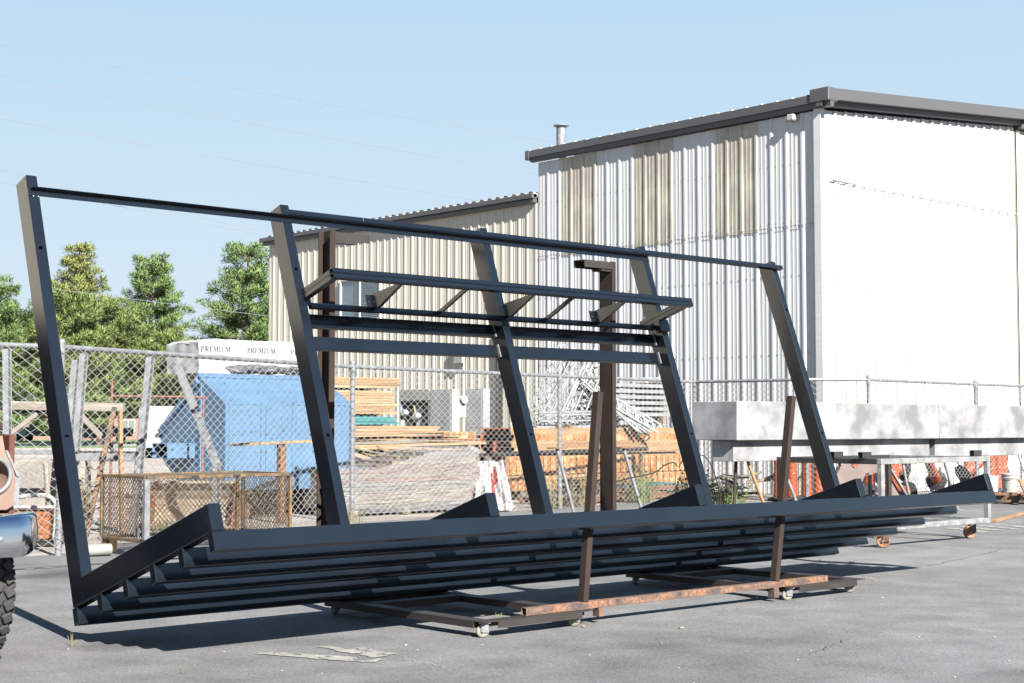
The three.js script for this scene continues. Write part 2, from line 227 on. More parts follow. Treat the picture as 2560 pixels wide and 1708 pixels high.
{
  const X = 21.8, Z = -16.02, P = .345, ZL = Z - 21 * P, E = 6.77, sl = .085, XR = 28.38;
  const b = thing('metal_building', 'tall white ribbed metal building with dark gutter and three stained translucent panels', 'building', [X, 0, Z]);
  const S = (s, o, y) => [-o, y, -s], Gp = (s, o, y) => [s, y, o];
  part(b, 'inner_wall', [cbox(.03, XR - X, 0, E - .02, ZL - Z, -.03)], M.white);
  const scr = [];
  let rb = 0; [1, 3, 3, 3, 3, 3, 3, 2].forEach((nr, i) => { // eave side: ribbed sheets, upper and lower course
    const s0 = rb * P, w = nr * P, pl = (s, o, y) => S(s + s0, o, y), clear = i === 2 || i === 4 || i === 6; rb += nr;
    part(b, 'wall_panel', corrugated(w, P, .018, 0, 4.80, 4.80, (s, o, y) => { const q = pl(s, o, y); q[0] += .002; return q; }), M.white);
    part(b, clear ? 'translucent_panel' : 'wall_panel', corrugated(w, P, .018, clear ? 4.74 : 4.79, E, E, (s, o, y) => pl(s, o + (clear ? .006 : .004), y)), clear ? M.glazing : M.white);
    for (const y of [.9, 2.5, 3.9, 4.86, 5.9]) for (let k = 0; k < nr * 2; k++) { const s = s0 + k * P / 2 + .12; scr.push(cbox(-.012, 0, y - .008, y + .008, -s - .008, -s + .008)); }
  });
  for (let i = 0; i < 7; i++) { const s0 = .06 + i * .93, w = .93, y = s => E + sl * s; // gable end
    part(b, 'wall_panel', corrugated(w, w / 3, .034, 0, 5.57, 5.57, (s, o, yy) => Gp(s + s0, o - .002, yy)), M.white);
    part(b, 'wall_panel', corrugated(w, w / 3, .034, 5.55, y(s0), y(s0 + w), (s, o, yy) => Gp(s + s0, o + .002, yy)), M.white);
    for (const yy of [1.2, 2.6, 4.0, 5.62, 6.5]) for (let k = 0; k < 3; k++) { const s = s0 + k * .31 + .15; scr.push(cbox(s - .008, s + .008, yy - .008, yy + .008, 0, .01)); }
  }
  const ribLines = []; for (let i = 0; i <= 21; i++) { const s = .06 + i * .31 - .012; ribLines.push(ext([[s, 0], [s + .012, 0], [s + .012, E + sl * s], [s, E + sl * s]], .006).translate(0, 0, .001)); } part(b, 'rib_shade_lines', ribLines, mat(.09, .093, .096, .6), 'stuff');  // dark strips at every rib paint in the thin shade lines of the ribs
  part(b, 'screw_heads', scr, M.bareSteel, 'stuff');
  part(b, 'corner_trim', [cbox(-.062, .06, 0, E + .02, .04, .048), cbox(-.062, -.054, 0, E + .02, -.1, .04)], M.white);
  part(b, 'lap_strip', [cbox(.06, 6.57, 5.535, 5.549, .036, .041), cbox(-.030, -.0265, 4.776, 4.786, ZL - Z, -.05)], M.cabinet);
  part(b, 'torn_flashing', [bar([.25, 5.56, .045], [.75, 5.545, .05], .006, .02), bar([.75, 5.545, .05], [1.0, 5.56, .045], .006, .014)], M.bareSteel);
  const gutter = part(b, 'gutter', [ext([[0, E + .02], [-.10, E + .02], [-.11, E + .12], [-.15, E + .135], [-.15, E + .255], [-.14, E + .262], [0, E + .24]], ZL * -1 + Z + .45).translate(0, 0, ZL - Z - .15)], M.trim);
  part(gutter, 'gutter_lip', [cbox(-.154, -.111, E + .112, E + .134, ZL - Z - .15, .28)], M.trim);
  part(gutter, 'end_box', [cbox(-.158, .1, E + .07, E + .27, ZL - Z - .27, ZL - Z - .13, .015)], M.trim);
  part(gutter, 'end_box', [cbox(-.172, .10, E + .11, E + .35, -.10, .312, .012)], M.trim);
  const L = XR - X, rk = (y0, y1, z0, z1) => ext([[-.16, y0], [L, y0 + sl * L], [L, y1 + sl * L], [-.16, y1]], z1 - z0).translate(0, E, z0);
  part(b, 'rake_trim', [rk(.13, .33, .04, .30)], M.trim); part(b, 'rake_trim', [rk(.035, .125, .03, .16)], M.trim);
  const roof = part(b, 'roof', [ext([[-.1, E + .2], [L + 6, E + .2 + sl * (L + 6)], [L + 6, E + .26 + sl * (L + 6)], [-.1, E + .26]], 7.35).translate(0, 0, -7.35)], M.white);
  const rib = []; for (let i = 0; i < 22; i++) rib.push(bar([-.12, E + .262, -.2 - i * .345], [3, E + .262 + sl * 3.1, -.2 - i * .345], .05, .045)); part(roof, 'roof_ribs', rib, M.white, 'stuff');
  const vent = part(roof, 'vent_pipe', [tube([.7, E + .2, -7.28], [.7, E + .86, -7.28], .105, 20)], M.galv);
  part(vent, 'vent_cap', [tube([.7, E + .88, -7.28], [.7, E + .90, -7.28], .17, 20), tube([.7, E + .86, -7.28], [.7, E + .885, -7.28], .12, 20)], M.galv);
  part(b, 'wall_lamp', [cbox(-.16, -.04, E - .13, E - .01, -.62, -.46, .02)], M.cabinetWhite);
  // low annex continuing past the gable
  const c = thing('metal_building', 'cream ribbed metal building joined to the white gable wall', 'building', [XR + .02, 0, Z]);
  for (let i = 0; i < 5; i++) { part(c, 'wall_panel', corrugated(.93, .31, .034, 0, 5.1, 5.1, (s, o, y) => [s + i * .93, y, o + .028]), M.beige); part(c, 'wall_panel', corrugated(.93, .31, .034, 5.08, 7.28, 7.28, (s, o, y) => [s + i * .93, y, o + .032]), M.beige); }
  part(c, 'inner_wall', [cbox(.0, 12, 0, 7.27, -7, 0)], M.beige);
  part(c, 'gutter', [cbox(-.02, 12, 7.3, 7.42, -.02, .17), cbox(-.02, 12, 7.45, 7.58, -.02, .26)], M.trim);
}
{
  const X = 21.8, Z = -23.3, P = .2625, E = 5.92, n = 13, W = 3 * P * n; // far end at z = -33.5
  const b = thing('metal_building', 'cream ribbed metal building with dark eave and one sliding window', 'building', [X, 0, Z]);
  part(b, 'inner_wall', [cbox(.03, 14, 0, E - .02, -W, 0)], M.beige);
  const S = (s, o, y) => [-o, y, -s];
  for (let i = 0; i < n; i++) part(b, 'wall_panel', corrugated(3 * P, P, .018, 0, E, E, (s, o, y) => S(s + i * 3 * P, o, y)), M.beige);
  const g = part(b, 'gutter', [cbox(-.11, 0, E + .0, E + .09, -W - .15, 0, .01), cbox(-.16, 0, E + .095, E + .2, -W - .25, 0, .01)], M.trim);
  const caps = [], ribs = []; for (let i = 0; i < n * 3; i++) { caps.push(tube([-.13, E + .215, -.1 - i * P], [-.05, E + .215, -.1 - i * P], .03, 6)); ribs.push(bar([-.05, E + .21, -.1 - i * P], [4, E + .21 + .34, -.1 - i * P], .05, .05)); }
  part(g, 'rib_plugs', caps, M.dark, 'stuff');
  const roof = part(b, 'roof', [ext([[-.1, E + .12], [14, E + .12 + 1.2], [14, E + .2 + 1.2], [-.1, E + .2]], W + .2).translate(0, 0, -W - .2)], M.beige); part(roof, 'roof_ribs', ribs, M.beige, 'stuff');
  // window
  const w0 = -6.96, w1 = -5.43, y0 = 3.78, y1 = 4.74, wm = (w0 + w1) / 2;
  const fr = part(b, 'window', [cbox(-.07, .0, y0 - .06, y0, w0 - .06, w1 + .06, .008), cbox(-.07, 0, y1, y1 + .06, w0 - .06, w1 + .06, .008), cbox(-.07, 0, y0, y1, w0 - .06, w0, .008), cbox(-.07, 0, y0, y1, w1, w1 + .06, .008), cbox(-.07, 0, y0, y1, wm - .03, wm + .03, .008)], M.white);
  for (const [a, c2] of [[w0, wm - .03], [wm + .03, w1]]) part(fr, 'pane', [cbox(-.056, -.05, y0, y1, a, c2)], M.clearGlass ??= phys(.92, .95, .96, .03, { transmission: 1, thickness: 0, ior: 1.5 }));
  part(fr, 'interior_panel', cbox(-.022, -.018, y0, y1, w0, w1), mat(.2, .225, .25, .7));
  for (let i = 0; i < 22; i++) { const y = y0 + .02 + i * .0435; part(fr, 'blind_slat', bar([-.04, y, wm + .03], [-.04, y, w1], .03, .004, 0, .6), M.cabinetWhite); part(fr, 'blind_slat', bar([-.04, y, w0 + .55], [-.04, y, wm - .03], .03, .004, 0, .6), M.cabinetWhite); }
  part(b, 'wall_box', [cbox(-.13, -.04, 2.6, 3.0, -2.6, -2.3, .01)], M.cabinet);
  part(b, 'conduit', [tube([-.06, .3, -1.2], [-.06, 3.3, -1.2], .03, 8), tube([-.06, .3, -1.05], [-.06, 3.2, -1.05], .03, 8)], M.darkSteel);
}

{ // unseen cream warehouse beyond the left edge, added for the glossy post sides to mirror
  const b = thing('metal_building', 'long cream metal warehouse, unseen, added for the glossy post sides to mirror', 'building', [-34, 0, -30]);
  part(b, 'inner_wall', cbox(0, 33, 0, 8.6, -10, -.04), M.beige); part(b, 'eave_trim', cbox(-.1, 33.1, 8.6, 8.85, -10, .1), M.trim); part(b, 'base_trim', cbox(0, 33, 0, .5, -.02, .06), M.trimDark);
  for (let i = 0; i < 33; i++) part(b, 'wall_panel', corrugated(.99, .33, .034, .5, 8.6, 8.6, (s, o, y) => [s + i, y, o]), M.beige);
}
{ // unseen dark trailer, added to darken the low reflections in the glossy posts
  const b = thing('added_trailer', 'unseen black box trailer added behind the truck to darken the post reflections', 'trailer', [-4, 0, -13.2]); const m = phys(.014, .013, .013, .4);
  part(b, 'body', cbox(0, 8.6, .42, 2.15, 0, .95, .03), m); for (const x of [3.6, 4.7]) for (const z of [.05, .9]) { const w = part(b, 'wheel', tube([x, .34, z - .1], [x, .34, z + .08], .34, 20), M.rubber); part(w, 'rim', tube([x, .34, z + .081], [x, .34, z + .09], .2, 16), M.galv); } part(b, 'mudguard', cbox(3.1, 5.2, .70, .73, .951, 1.1, .006), m); part(b, 'tow_bar', bar([8.6, .5, .47], [9.1, .5, .47], .08, .08), m); part(b, 'prop_stand', bar([9.0, 0, .47], [9.0, .46, .47], .05, .05), m);
}
// ---------- chain-link fence ----------
{
  const H = 1.95, r = rng(31);
  const labels = ['galvanised chain-link fence behind the mesh cage, blue dumpster and lumber', 'galvanised chain-link fence with orange barrels behind it along the gable wall'];
  const runs = [fenceLine.slice(0, 5), fenceLine.slice(4)];
  runs.forEach((pts, ri) => {
    const f = thing('chain_link_fence', labels[ri], 'fence');
    const wires = [];
    const pos = [];
    const seg = (A, B, rad) => { // three-sided wire
      const d = B.clone().sub(A), n1 = V3(-d.z, 0, d.x).normalize(), n2 = d.clone().normalize().cross(n1); const q = [0, 1, 2].map(k => n1.clone().multiplyScalar(Math.cos(k * 2.094) * rad).addScaledVector(n2, Math.sin(k * 2.094) * rad));
      for (let k = 0; k < 3; k++) { const a = q[k], b = q[(k + 1) % 3]; const p = [A.clone().add(a), A.clone().add(b), B.clone().add(b), B.clone().add(a)]; for (const i of [0, 1, 2, 0, 2, 3]) pos.push(p[i].x, p[i].y, p[i].z); }
    };
    for (let i = 0; i < pts.length - 1; i++) {
      const a = V3(pts[i][0], 0, pts[i][1]), b = V3(pts[i + 1][0], 0, pts[i + 1][1]), L = a.distanceTo(b), d = b.clone().sub(a).normalize(), nn = V3(-d.z, 0, d.x);
      const rail = part(f, 'top_rail', tube(a.clone().setY(H), b.clone().setY(H), .026, 12), M.galv);
      part(rail, 'rail_sleeve', tube(a.clone().lerp(b, .46).setY(H), a.clone().lerp(b, .46).addScaledVector(d, .16).setY(H), .029, 12), M.galv);
      if (!(ri && i === 0)) { const post = part(f, 'post', tube(a.clone(), a.clone().setY(H + .0), .032, 12), M.galv); part(post, 'post_cap', [tube(a.clone().setY(H - .06), a.clone().setY(H + .045), .037, 12), new THREE.SphereGeometry(.037, 10, 6).translate(a.x, H + .045, a.z)], M.galv); }
      const p = .125, q = .088, nW = Math.round(L / (p / 2)), nS = Math.round((H - .08) / (q / 2));
      for (let k = 0; k < nW; k++) {
        let prev = null; const bow = (r() - .5) * .01;
        for (let m = 0; m <= nS; m++) {
          const side = (m + k) % 2; const s = (k + (side ? .97 : .03)) * (p / 2); const y = .05 + m * q / 2; const sag = .012 * Math.sin(s * 2.1 + y * 3 + i) + bow;
          const pt = a.clone().addScaledVector(d, s + (r() - .5) * .005 + .012 * nz(s * 1.3, y * 2, ri * 5 + i)); pt.y = y + (r() - .5) * .005 + .02 * nz(s * .9, y * 1.1, 3 + i); pt.addScaledVector(nn, .035 + sag * .6 + (side ? .004 : -.004));
          if (prev) seg(prev, pt, .0034); prev = pt;
        }
      }
      for (let s = .3; s < L; s += .45 + r() * .2) { const c = a.clone().addScaledVector(d, s); wires.push(tube(c.clone().setY(H - .06).addScaledVector(nn, .034), c.clone().setY(H + .028), .004, 4)); }
    }
    const last = pts[pts.length - 1]; part(f, 'post', tube([last[0], 0, last[1]], [last[0], H + .04, last[1]], .035, 12), M.galv);
    const g = new THREE.BufferGeometry(); g.setAttribute('position', new THREE.Float32BufferAttribute(pos, 3)); g.computeVertexNormals();
    part(f, 'wire_mesh', g, M.wire, 'stuff'); part(f, 'tie_wires', wires, M.galv, 'stuff');
  });
}
// ---------- the tilted black steel frame ----------
const TH = 18.9 * Math.PI / 180;
{
  const X0 = 3.923, F = thing('bleacher_structure', 'long black painted steel structure tilted back, with five posts and stepped slat beams', 'steel structure', [X0, .096, -7.956]);
  F.rotation.x = -TH; // local y runs up the posts, local z out along the arms
  const xs = [3.923, 5.736, 7.540, 9.309, 11.057].map(x => x - X0), W = .0705, D = .1457, U = 1.554, c = .004;
  const ev = new Evaluator(); ev.useGroups = false;
  const drill = (geo, holes) => { let br = new Brush(geo); br.updateMatrixWorld(); for (const [x, y, r] of holes) { const h = new Brush(new THREE.CylinderGeometry(r, r, .06, 18).rotateX(Math.PI / 2).translate(x, y, D)); h.updateMatrixWorld(); br = ev.evaluate(br, h, SUBTRACTION); } return br.geometry; };
  xs.forEach((x, i) => {
    part(F, 'post', drill(cbox(x, x + W, .099, 2.72, 0, D, c), [[x + .031, 2.24, .0125], [x + .031, 1.06 - .0, .0125]]), M.black);
    part(F, 'arm', cbox(x, x + W, .099, .2395, D + .0005, U, c), M.black);
    for (let k = 0; k < 5; k++) part(F, 'clip', cbox(x + .002, x + W - .002, .083, .0985, U - .05 - k * .3026 - .05, U - .056 - k * .3026, .002), M.black);
  });
  for (let k = 0; k < 6; k++) { const u = U - .3026 * k, x1 = k ? 7.10 - .02 * (k % 3) : 7.205; part(F, 'step_beam', merge([cbox(0, x1, 0, .0985, u - .055, u, .004)]), M.black); }
  // top rail: an angle to the fourth post and a lipped angle from the second post on
  const rail = part(F, 'top_rail', [cbox(0, 5.452, 2.581, 2.6265, D + .0005, D + .005, .001), cbox(.012, 5.452, 2.622, 2.6265, D + .005, D + .04, .001)], M.black);
  for (const [a, b] of [[1.83, 2.47], [2.474, 5.16], [5.164, 7.235]]) part(F, 'lipped_rail', [cbox(a, b, 2.628, 2.633, D + .001, D + .044, .001), cbox(a, b, 2.633, 2.664, D + .040, D + .044, .001)], M.black);
  for (const x of [.03, .06]) part(rail, 'bolt', tube([x, 2.575, D + .002], [x, 2.582, D + .002], .005, 8), M.bareSteel);
  // bracket projecting between second and fourth post
  const a = 5.772 - X0, b = 9.318 - X0, z0 = .487, z1 = .527;
  const fb = part(F, 'bracket_beam', [...rtube(a, b, 2.018, 2.0515, z0, z1, 0), ...rtube(a, b, 2.0535, 2.087, z0, z1, 0)], M.black);
  part(F, 'bracket_side', [...rtube(a, a + .05, 2.018, 2.0515, D + .006, z0, 2), ...rtube(a, a + .05, 2.0535, 2.087, D + .006, z0, 2)], M.black);
  part(F, 'bracket_side', [...rtube(b - .085, b - .03, 2.018, 2.0515, .0, z0, 2), ...rtube(b - .085, b - .03, 2.0535, 2.087, .0, z0, 2)], M.black);
  part(F, 'mounting_plate', cbox(a - .012, a + .062, 1.975, 2.10, D + .0005, D + .006, .001), M.black);
  part(F, 'mounting_plate', cbox(b - .09, b + .03, 1.93, 2.03, D + .002, D + .06, .003), M.black);
  part(F, 'back_rail', [...rtube(5.83 - X0, 9.22 - X0, 1.962, 1.997, .115, .150, 0)], M.black);
  for (const [gx, hole] of [[6.342, 1], [7.575, 0], [8.538, 1]]) {
    const x = gx - X0, tri = (t) => ext([[.152, 1.963], [.152, 2.078], [.20, 2.078], [.487, 2.033], [.487, 2.019], [.20, 1.963]].map(([u, y]) => [-u, y]), t).rotateY(Math.PI / 2);
    const gs = part(F, 'gusset', [tri(.006).translate(x, 0, 0), bar([x + .012, 1.966, .20], [x + .012, 2.021, .487], .03, .006)], M.black);
    part(gs, 'gusset_plate', ext([[x - .045, 1.958], [x + .05, 1.958], [x + .05, 2.082], [x - .045, 2.082]], .006, 0, hole ? [circ(x - .022, 2.035, .007, 10), circ(x + .028, 2.035, .007, 10)] : []).translate(0, 0, .1505), M.black);
  }
  for (const gx of [6.947, 8.0]) { const x = gx - X0; part(F, 'cross_strut', bar([x, 1.985, .15], [x, 2.034, .487], .022, .03, .002), M.black); part(F, 'end_clip', cbox(x - .02, x + .02, 1.96, 2.0, .1505, .155, .001), M.black); }
  // two horizontal members between the posts
  for (const [p, q] of [[1, 2], [2, 3]]) for (const [y0, y1] of [[1.866, 1.960], [1.704, 1.796]]) {
    const bm = part(F, 'cross_beam', cbox(xs[p] + W + .001, xs[q] - .008, y0, y1, .006, .046, .003), M.black);
    part(bm, 'end_plate', cbox(xs[q] - .007, xs[q] - .0005, y0 - .006, y1 + .004, .002, .058, .001), M.bareSteel);
  }
}
// ---------- rolling dollies under the frame ----------
function dolly(x0, label, caster4) {
  const d = thing('dolly', label, 'dolly', [x0, 0, -6.555], 0, 'steel dollies under the black frame');
  const w = .895, zb = -1.56, y = .0945, ch = (a, b, c, e, ax, f0 = 0, f1 = 0) => { // inverted channel
    const t = .005; const r = [cbox(a, b, y - t, y, c, e, .001)];
    if (ax) r.push(cbox(a, a + t, y - .042, y - t, c - f1, e), cbox(b - t, b, y - .042, y - t, c, e)); else r.push(cbox(a + f0, b - f1, y - .042, y - t, e - t, e), cbox(a, b, y - .042, y - t, c, c + t)); return r;
  };
  part(d, 'front_rail', ch(0, w, -.10, 0, 0, .11, .11), M.darkSteel);
  part(d, 'rear_rail', ch(.101, w - .101, zb, zb + .1, 0), M.darkSteel);
  part(d, 'side_rail', ch(0, .1, zb, -.1005, 1), M.darkSteel); part(d, 'side_rail', ch(w - .1, w, zb, -.1005, 1), M.darkSteel);
  part(d, 'cross_rail', ch(.101, w - .101, -1.25, -1.15, 0), M.darkSteel);
  const caster = (x, z, a) => {
    const g = part(d, 'caster', [cbox(-.032, .032, .0815, .089, -.032, .032, .002), cbox(-.021, -.017, .03, .0815, -.022, .022, .001), cbox(.017, .021, .03, .0815, -.022, .022, .001)], M.galv); g.position.set(x, 0, z); g.rotation.y = a;
    part(g, 'wheel', new THREE.LatheGeometry([[.008, -.014], [.026, -.013], [.034, -.012], [.037, -.006], [.037, .006], [.034, .012], [.026, .013], [.008, .014]].map(p => new THREE.Vector2(...p)), 24).rotateZ(Math.PI / 2).translate(0, .0375, -.012), mat(.17, .155, .13, .6));
    part(g, 'axle', tube([-.026, .0375, -.012], [.026, .0375, -.012], .006, 8), M.galv);
  };
  caster(.045, -.045, .9); caster(w - .12, -.045, .55); caster(.05, zb + .06, 2); caster(w - .05, zb + .06, 1);
  return d;
}
dolly(5.715, 'low rusty dolly on casters under the frame, carrying the open end of the tube'); dolly(8.515, 'low rusty dolly on casters under the frame, nearer the galvanised cart');
{
  const t = thing('tube_rack', 'rust-streaked square steel tube with two uprights, laid across both dollies', 'steel rack', [6.08, .096, -6.62]);
  part(t, 'base_tube', rtube(0, 2.93, 0, .045, -.0225, .0225, 0, .003), M.rust);
  part(t, 'upright', bar([.49, .045, 0], [.62, 1.32, .005], .043, .055, .003), M.brownPaint); part(t, 'upright', bar([2.35, .045, 0], [2.55, 1.32, .005], .043, .055, .003), M.brownPaint);
  part(t, 'stop_tab', cbox(2.31, 2.36, -.07, -.0005, -.03, .03, .003), M.rust); part(t, 'stop_tab', cbox(.60, .64, -.055, -.0005, -.03, .03, .003), M.rust);
}
// ---------- channel columns behind the frame ----------
function column(x, h, open, label, arm) {
  const c = thing('steel_column', label, 'column', [x, 0, -9.4], 0);
  const D = .155, W = .05; const webX = open < 0 ? W - .006 : 0;
  part(c, 'base_plate', cbox(-.09, .14, 0, .014, -D - .06, .06, .003), M.rust);
  part(c, 'channel', [cbox(webX, webX + .006, .014, h, -D, 0), cbox(0, W, .0145, h, -.009, -.0005), cbox(0, W, .0145, h, -D + .0005, -D + .009)], M.brownPaint);
  if (arm > 0) { const a = part(c, 'top_arm', [cbox(W, W + .33, h - .075, h - .012, -.014, -.006), cbox(W, W + .33, h - .02, h - .012, -.11, -.014)], M.darkSteel); part(a, 'arm_angle', cbox(W, W + .21, h - .095, h - .076, -.07, -.006), M.darkSteel); }
  else { const a = part(c, 'top_arm', [cbox(-.34, 0, h - .07, h - .005, -.008, -.0), cbox(-.34, -.001, h - .012, h - .005, -.14, -.008), cbox(-.34, -.001, h - .07, h - .012, -.14, -.134)], M.darkSteel); part(a, 'arm_plate', cbox(-.12, 0, h - .09, h - .071, -.13, -.01), M.darkSteel); }
  return c;
}
{ const c = column(6.65, 2.69, -1, 'dark brown steel channel column with a clamp on it, standing beside the blue dumpster', 1);
  part(c, 'clamp', [bar([-.06, .74, .03], [.10, .66, .05], .025, .02, .004), bar([.02, .70, .04], [-.02, .86, .04], .02, .02, .004), bar([-.08, .62, .06], [.04, .70, .06], .02, .018, .004), bar([-.05, .52, .05], [.02, .42, .05], .014, .014)], M.dark); }
column(9.70, 2.67, 1, 'brown steel channel column with a short top arm, standing before the lattice trusses', -1);
// ---------- truck front at the edge of the yard ----------
{
  const t = thing('truck', 'old red-brown truck front with chrome bumper, bare rusty lamp panel and knobbly tyres', 'truck', [3.343, 0, -7.2]);
  // bumper: section swept along a gently wrapped path
  const sec = [[.05, .56], [.075, .575], [.085, .62], [.08, .70], [.06, .745], [.03, .768], [-.05, .772], [-.055, .765], [.02, .758], [.05, .735], [.062, .70], [.066, .62], [.06, .585], [.045, .566]];
  const pos = [], n = 60, P = [];
  for (let i = 0; i <= n; i++) { const s = i / n, e = Math.min(1, Math.min(s, 1 - s) / .1), q = 1 - e; const x = -1.86 + 1.95 * s - Math.sign(s - .5) * q * q * .02, back = q * q * .17; P.push(sec.map(([z, y]) => [x, y + (y < .65 ? q * q * .05 : 0), z - back - .06])); }
  for (let i = 0; i < n; i++) for (let k = 0; k < sec.length; k++) { const a = P[i][k], b = P[i][(k + 1) % sec.length], c = P[i + 1][(k + 1) % sec.length], d = P[i + 1][k]; pos.push(...a, ...c, ...b, ...a, ...d, ...c); }
  let g = new THREE.BufferGeometry(); g.setAttribute('position', new THREE.Float32BufferAttribute(pos, 3)); g = mergeVertices(g, 1e-5); g.computeVertexNormals();
  const bm = part(t, 'bumper', g, M.chrome);
  for (const x of [-.2, -.62, -1.13, -1.58]) part(bm, 'bolt', new THREE.SphereGeometry(.013, 12, 8).scale(1, 1, .6).translate(x, .655, .024), M.galv);
  const pale = mat(.155, .1, .078, .8, { map: T.dust }), body = phys(.075, .024, .018, .5, { map: T.dust });
  for (const s of [0, 1]) { // lamp panels with round openings
    const mx = x => s ? -1.75 - x : x; const pts = [[-.02, .80], [-.005, .93], [-.03, 1.03], [-.065, 1.075], [-.08, 1.155], [-.45, 1.155], [-.45, .78], [-.05, .78]].map(([x, y]) => [mx(x), y]); if (s) pts.reverse();
    const p = part(t, 'lamp_panel', ext(pts, .012, .003, [circ(mx(-.125), .955, .085, 28)]).translate(0, 0, -.26), pale);
    part(p, 'lamp_ring', new THREE.TorusGeometry(.088, .012, 8, 32).translate(mx(-.125), .955, -.246), M.galv);
    part(p, 'lamp_bucket', new THREE.LatheGeometry([[.085, 0], [.08, .04], [.05, .09], [.01, .1]].map(q => new THREE.Vector2(...q)), 24).rotateX(-Math.PI / 2).translate(mx(-.125), .955, -.26), M.rust);
    part(p, 'edge_flange', [bar([mx(-.008), .80, -.255], [mx(.002), .95, -.255], .03, .012), bar([mx(.002), .95, -.255], [mx(-.062), 1.08, -.255], .03, .012)], M.galv);
    part(t, 'front_fender', ext([[-.30, .86], [-.26, .62], [.02, .60], [.02, 1.16], [-1.2, 1.2], [-1.2, .62], [-.98, .62], [-.9, .86], [-.6, .96]], .03, .006).rotateY(-Math.PI / 2).applyMatrix4(new THREE.Matrix4().makeScale(1, 1, 1)).translate(s ? -1.735 : -.0, 0, -.30), body);
  }
  part(t, 'core_support', [cbox(-1.29, -.455, .78, .84, -.34, -.27, .006), cbox(-1.29, -.455, 1.08, 1.155, -.34, -.27, .006), cbox(-1.1, -.65, .84, 1.08, -.33, -.31, .004)], M.rust);
  part(t, 'hood', cbox(-1.70, -.05, 1.161, 1.25, -1.5, -.30, .03), body);
  part(t, 'cab', ext([[0, .55], [0, 1.25], [.38, 1.82], [1.35, 1.85], [1.45, 1.25], [1.45, .55]], 1.72, .03).rotateY(Math.PI / 2).translate(-1.74, 0, -1.51), body);
  for (const x of [-1.752, -.012]) part(t, 'door_window', ext([[.16, 1.28], [.46, 1.75], [1.28, 1.77], [1.34, 1.28]], .008).rotateY(Math.PI / 2).translate(x, 0, -1.51), M.glass);
  part(t, 'load_bed', [cbox(-1.74, -.02, .62, 1.12, -4.9, -3.05, .03)], body);
  for (const x of [-.45, -1.3]) part(t, 'chassis_rail', cbox(x - .04, x + .04, .48, .55, -4.7, -.12, .006), M.rust);
  for (const z of [-.56, -3.9]) part(t, 'axle', tube([-.2, .37, z], [-1.55, .37, z], .045, 12), M.rust);
  for (const z of [-.56, -3.9]) for (const x of [-.135, -1.615]) { // tyres with tread blocks
    const w = part(t, 'tyre', new THREE.LatheGeometry([[.20, -.10], [.27, -.122], [.335, -.12], [.352, -.105], [.352, .105], [.335, .12], [.27, .122], [.20, .10]].map(q => new THREE.Vector2(...q)), 48).rotateZ(Math.PI / 2), M.rubber); w.position.set(x, .372, z);
    const bl = []; const N = 34;
    for (let i = 0; i < N; i++) for (let c = 0; c < 4; c++) { const a = (i + (c % 2) * .5) / N * 6.2832; const b = cbox(-.024, .024, -.001, .021, -.0235, .0235, .004); b.rotateY((c % 2 ? .5 : -.5)); b.translate((c - 1.5) * .056, .351, 0); b.rotateX(a); bl.push(b); }
    for (let i = 0; i < N; i++) for (const sd of [-1, 1]) { const b = cbox(-.006, .006, -.03, .03, -.016, .016, .003); b.translate(sd * .119, .318, 0); b.rotateX(i / N * 6.2832); bl.push(b); }
    part(w, 'tread_blocks', bl, M.rubber, 'stuff'); part(w, 'wheel_hub', [tube([-.06, 0, 0], [.06, 0, 0], .2, 24), tube([.06, 0, 0], [.1, 0, 0], .06, 16)], M.rust);
  }
}
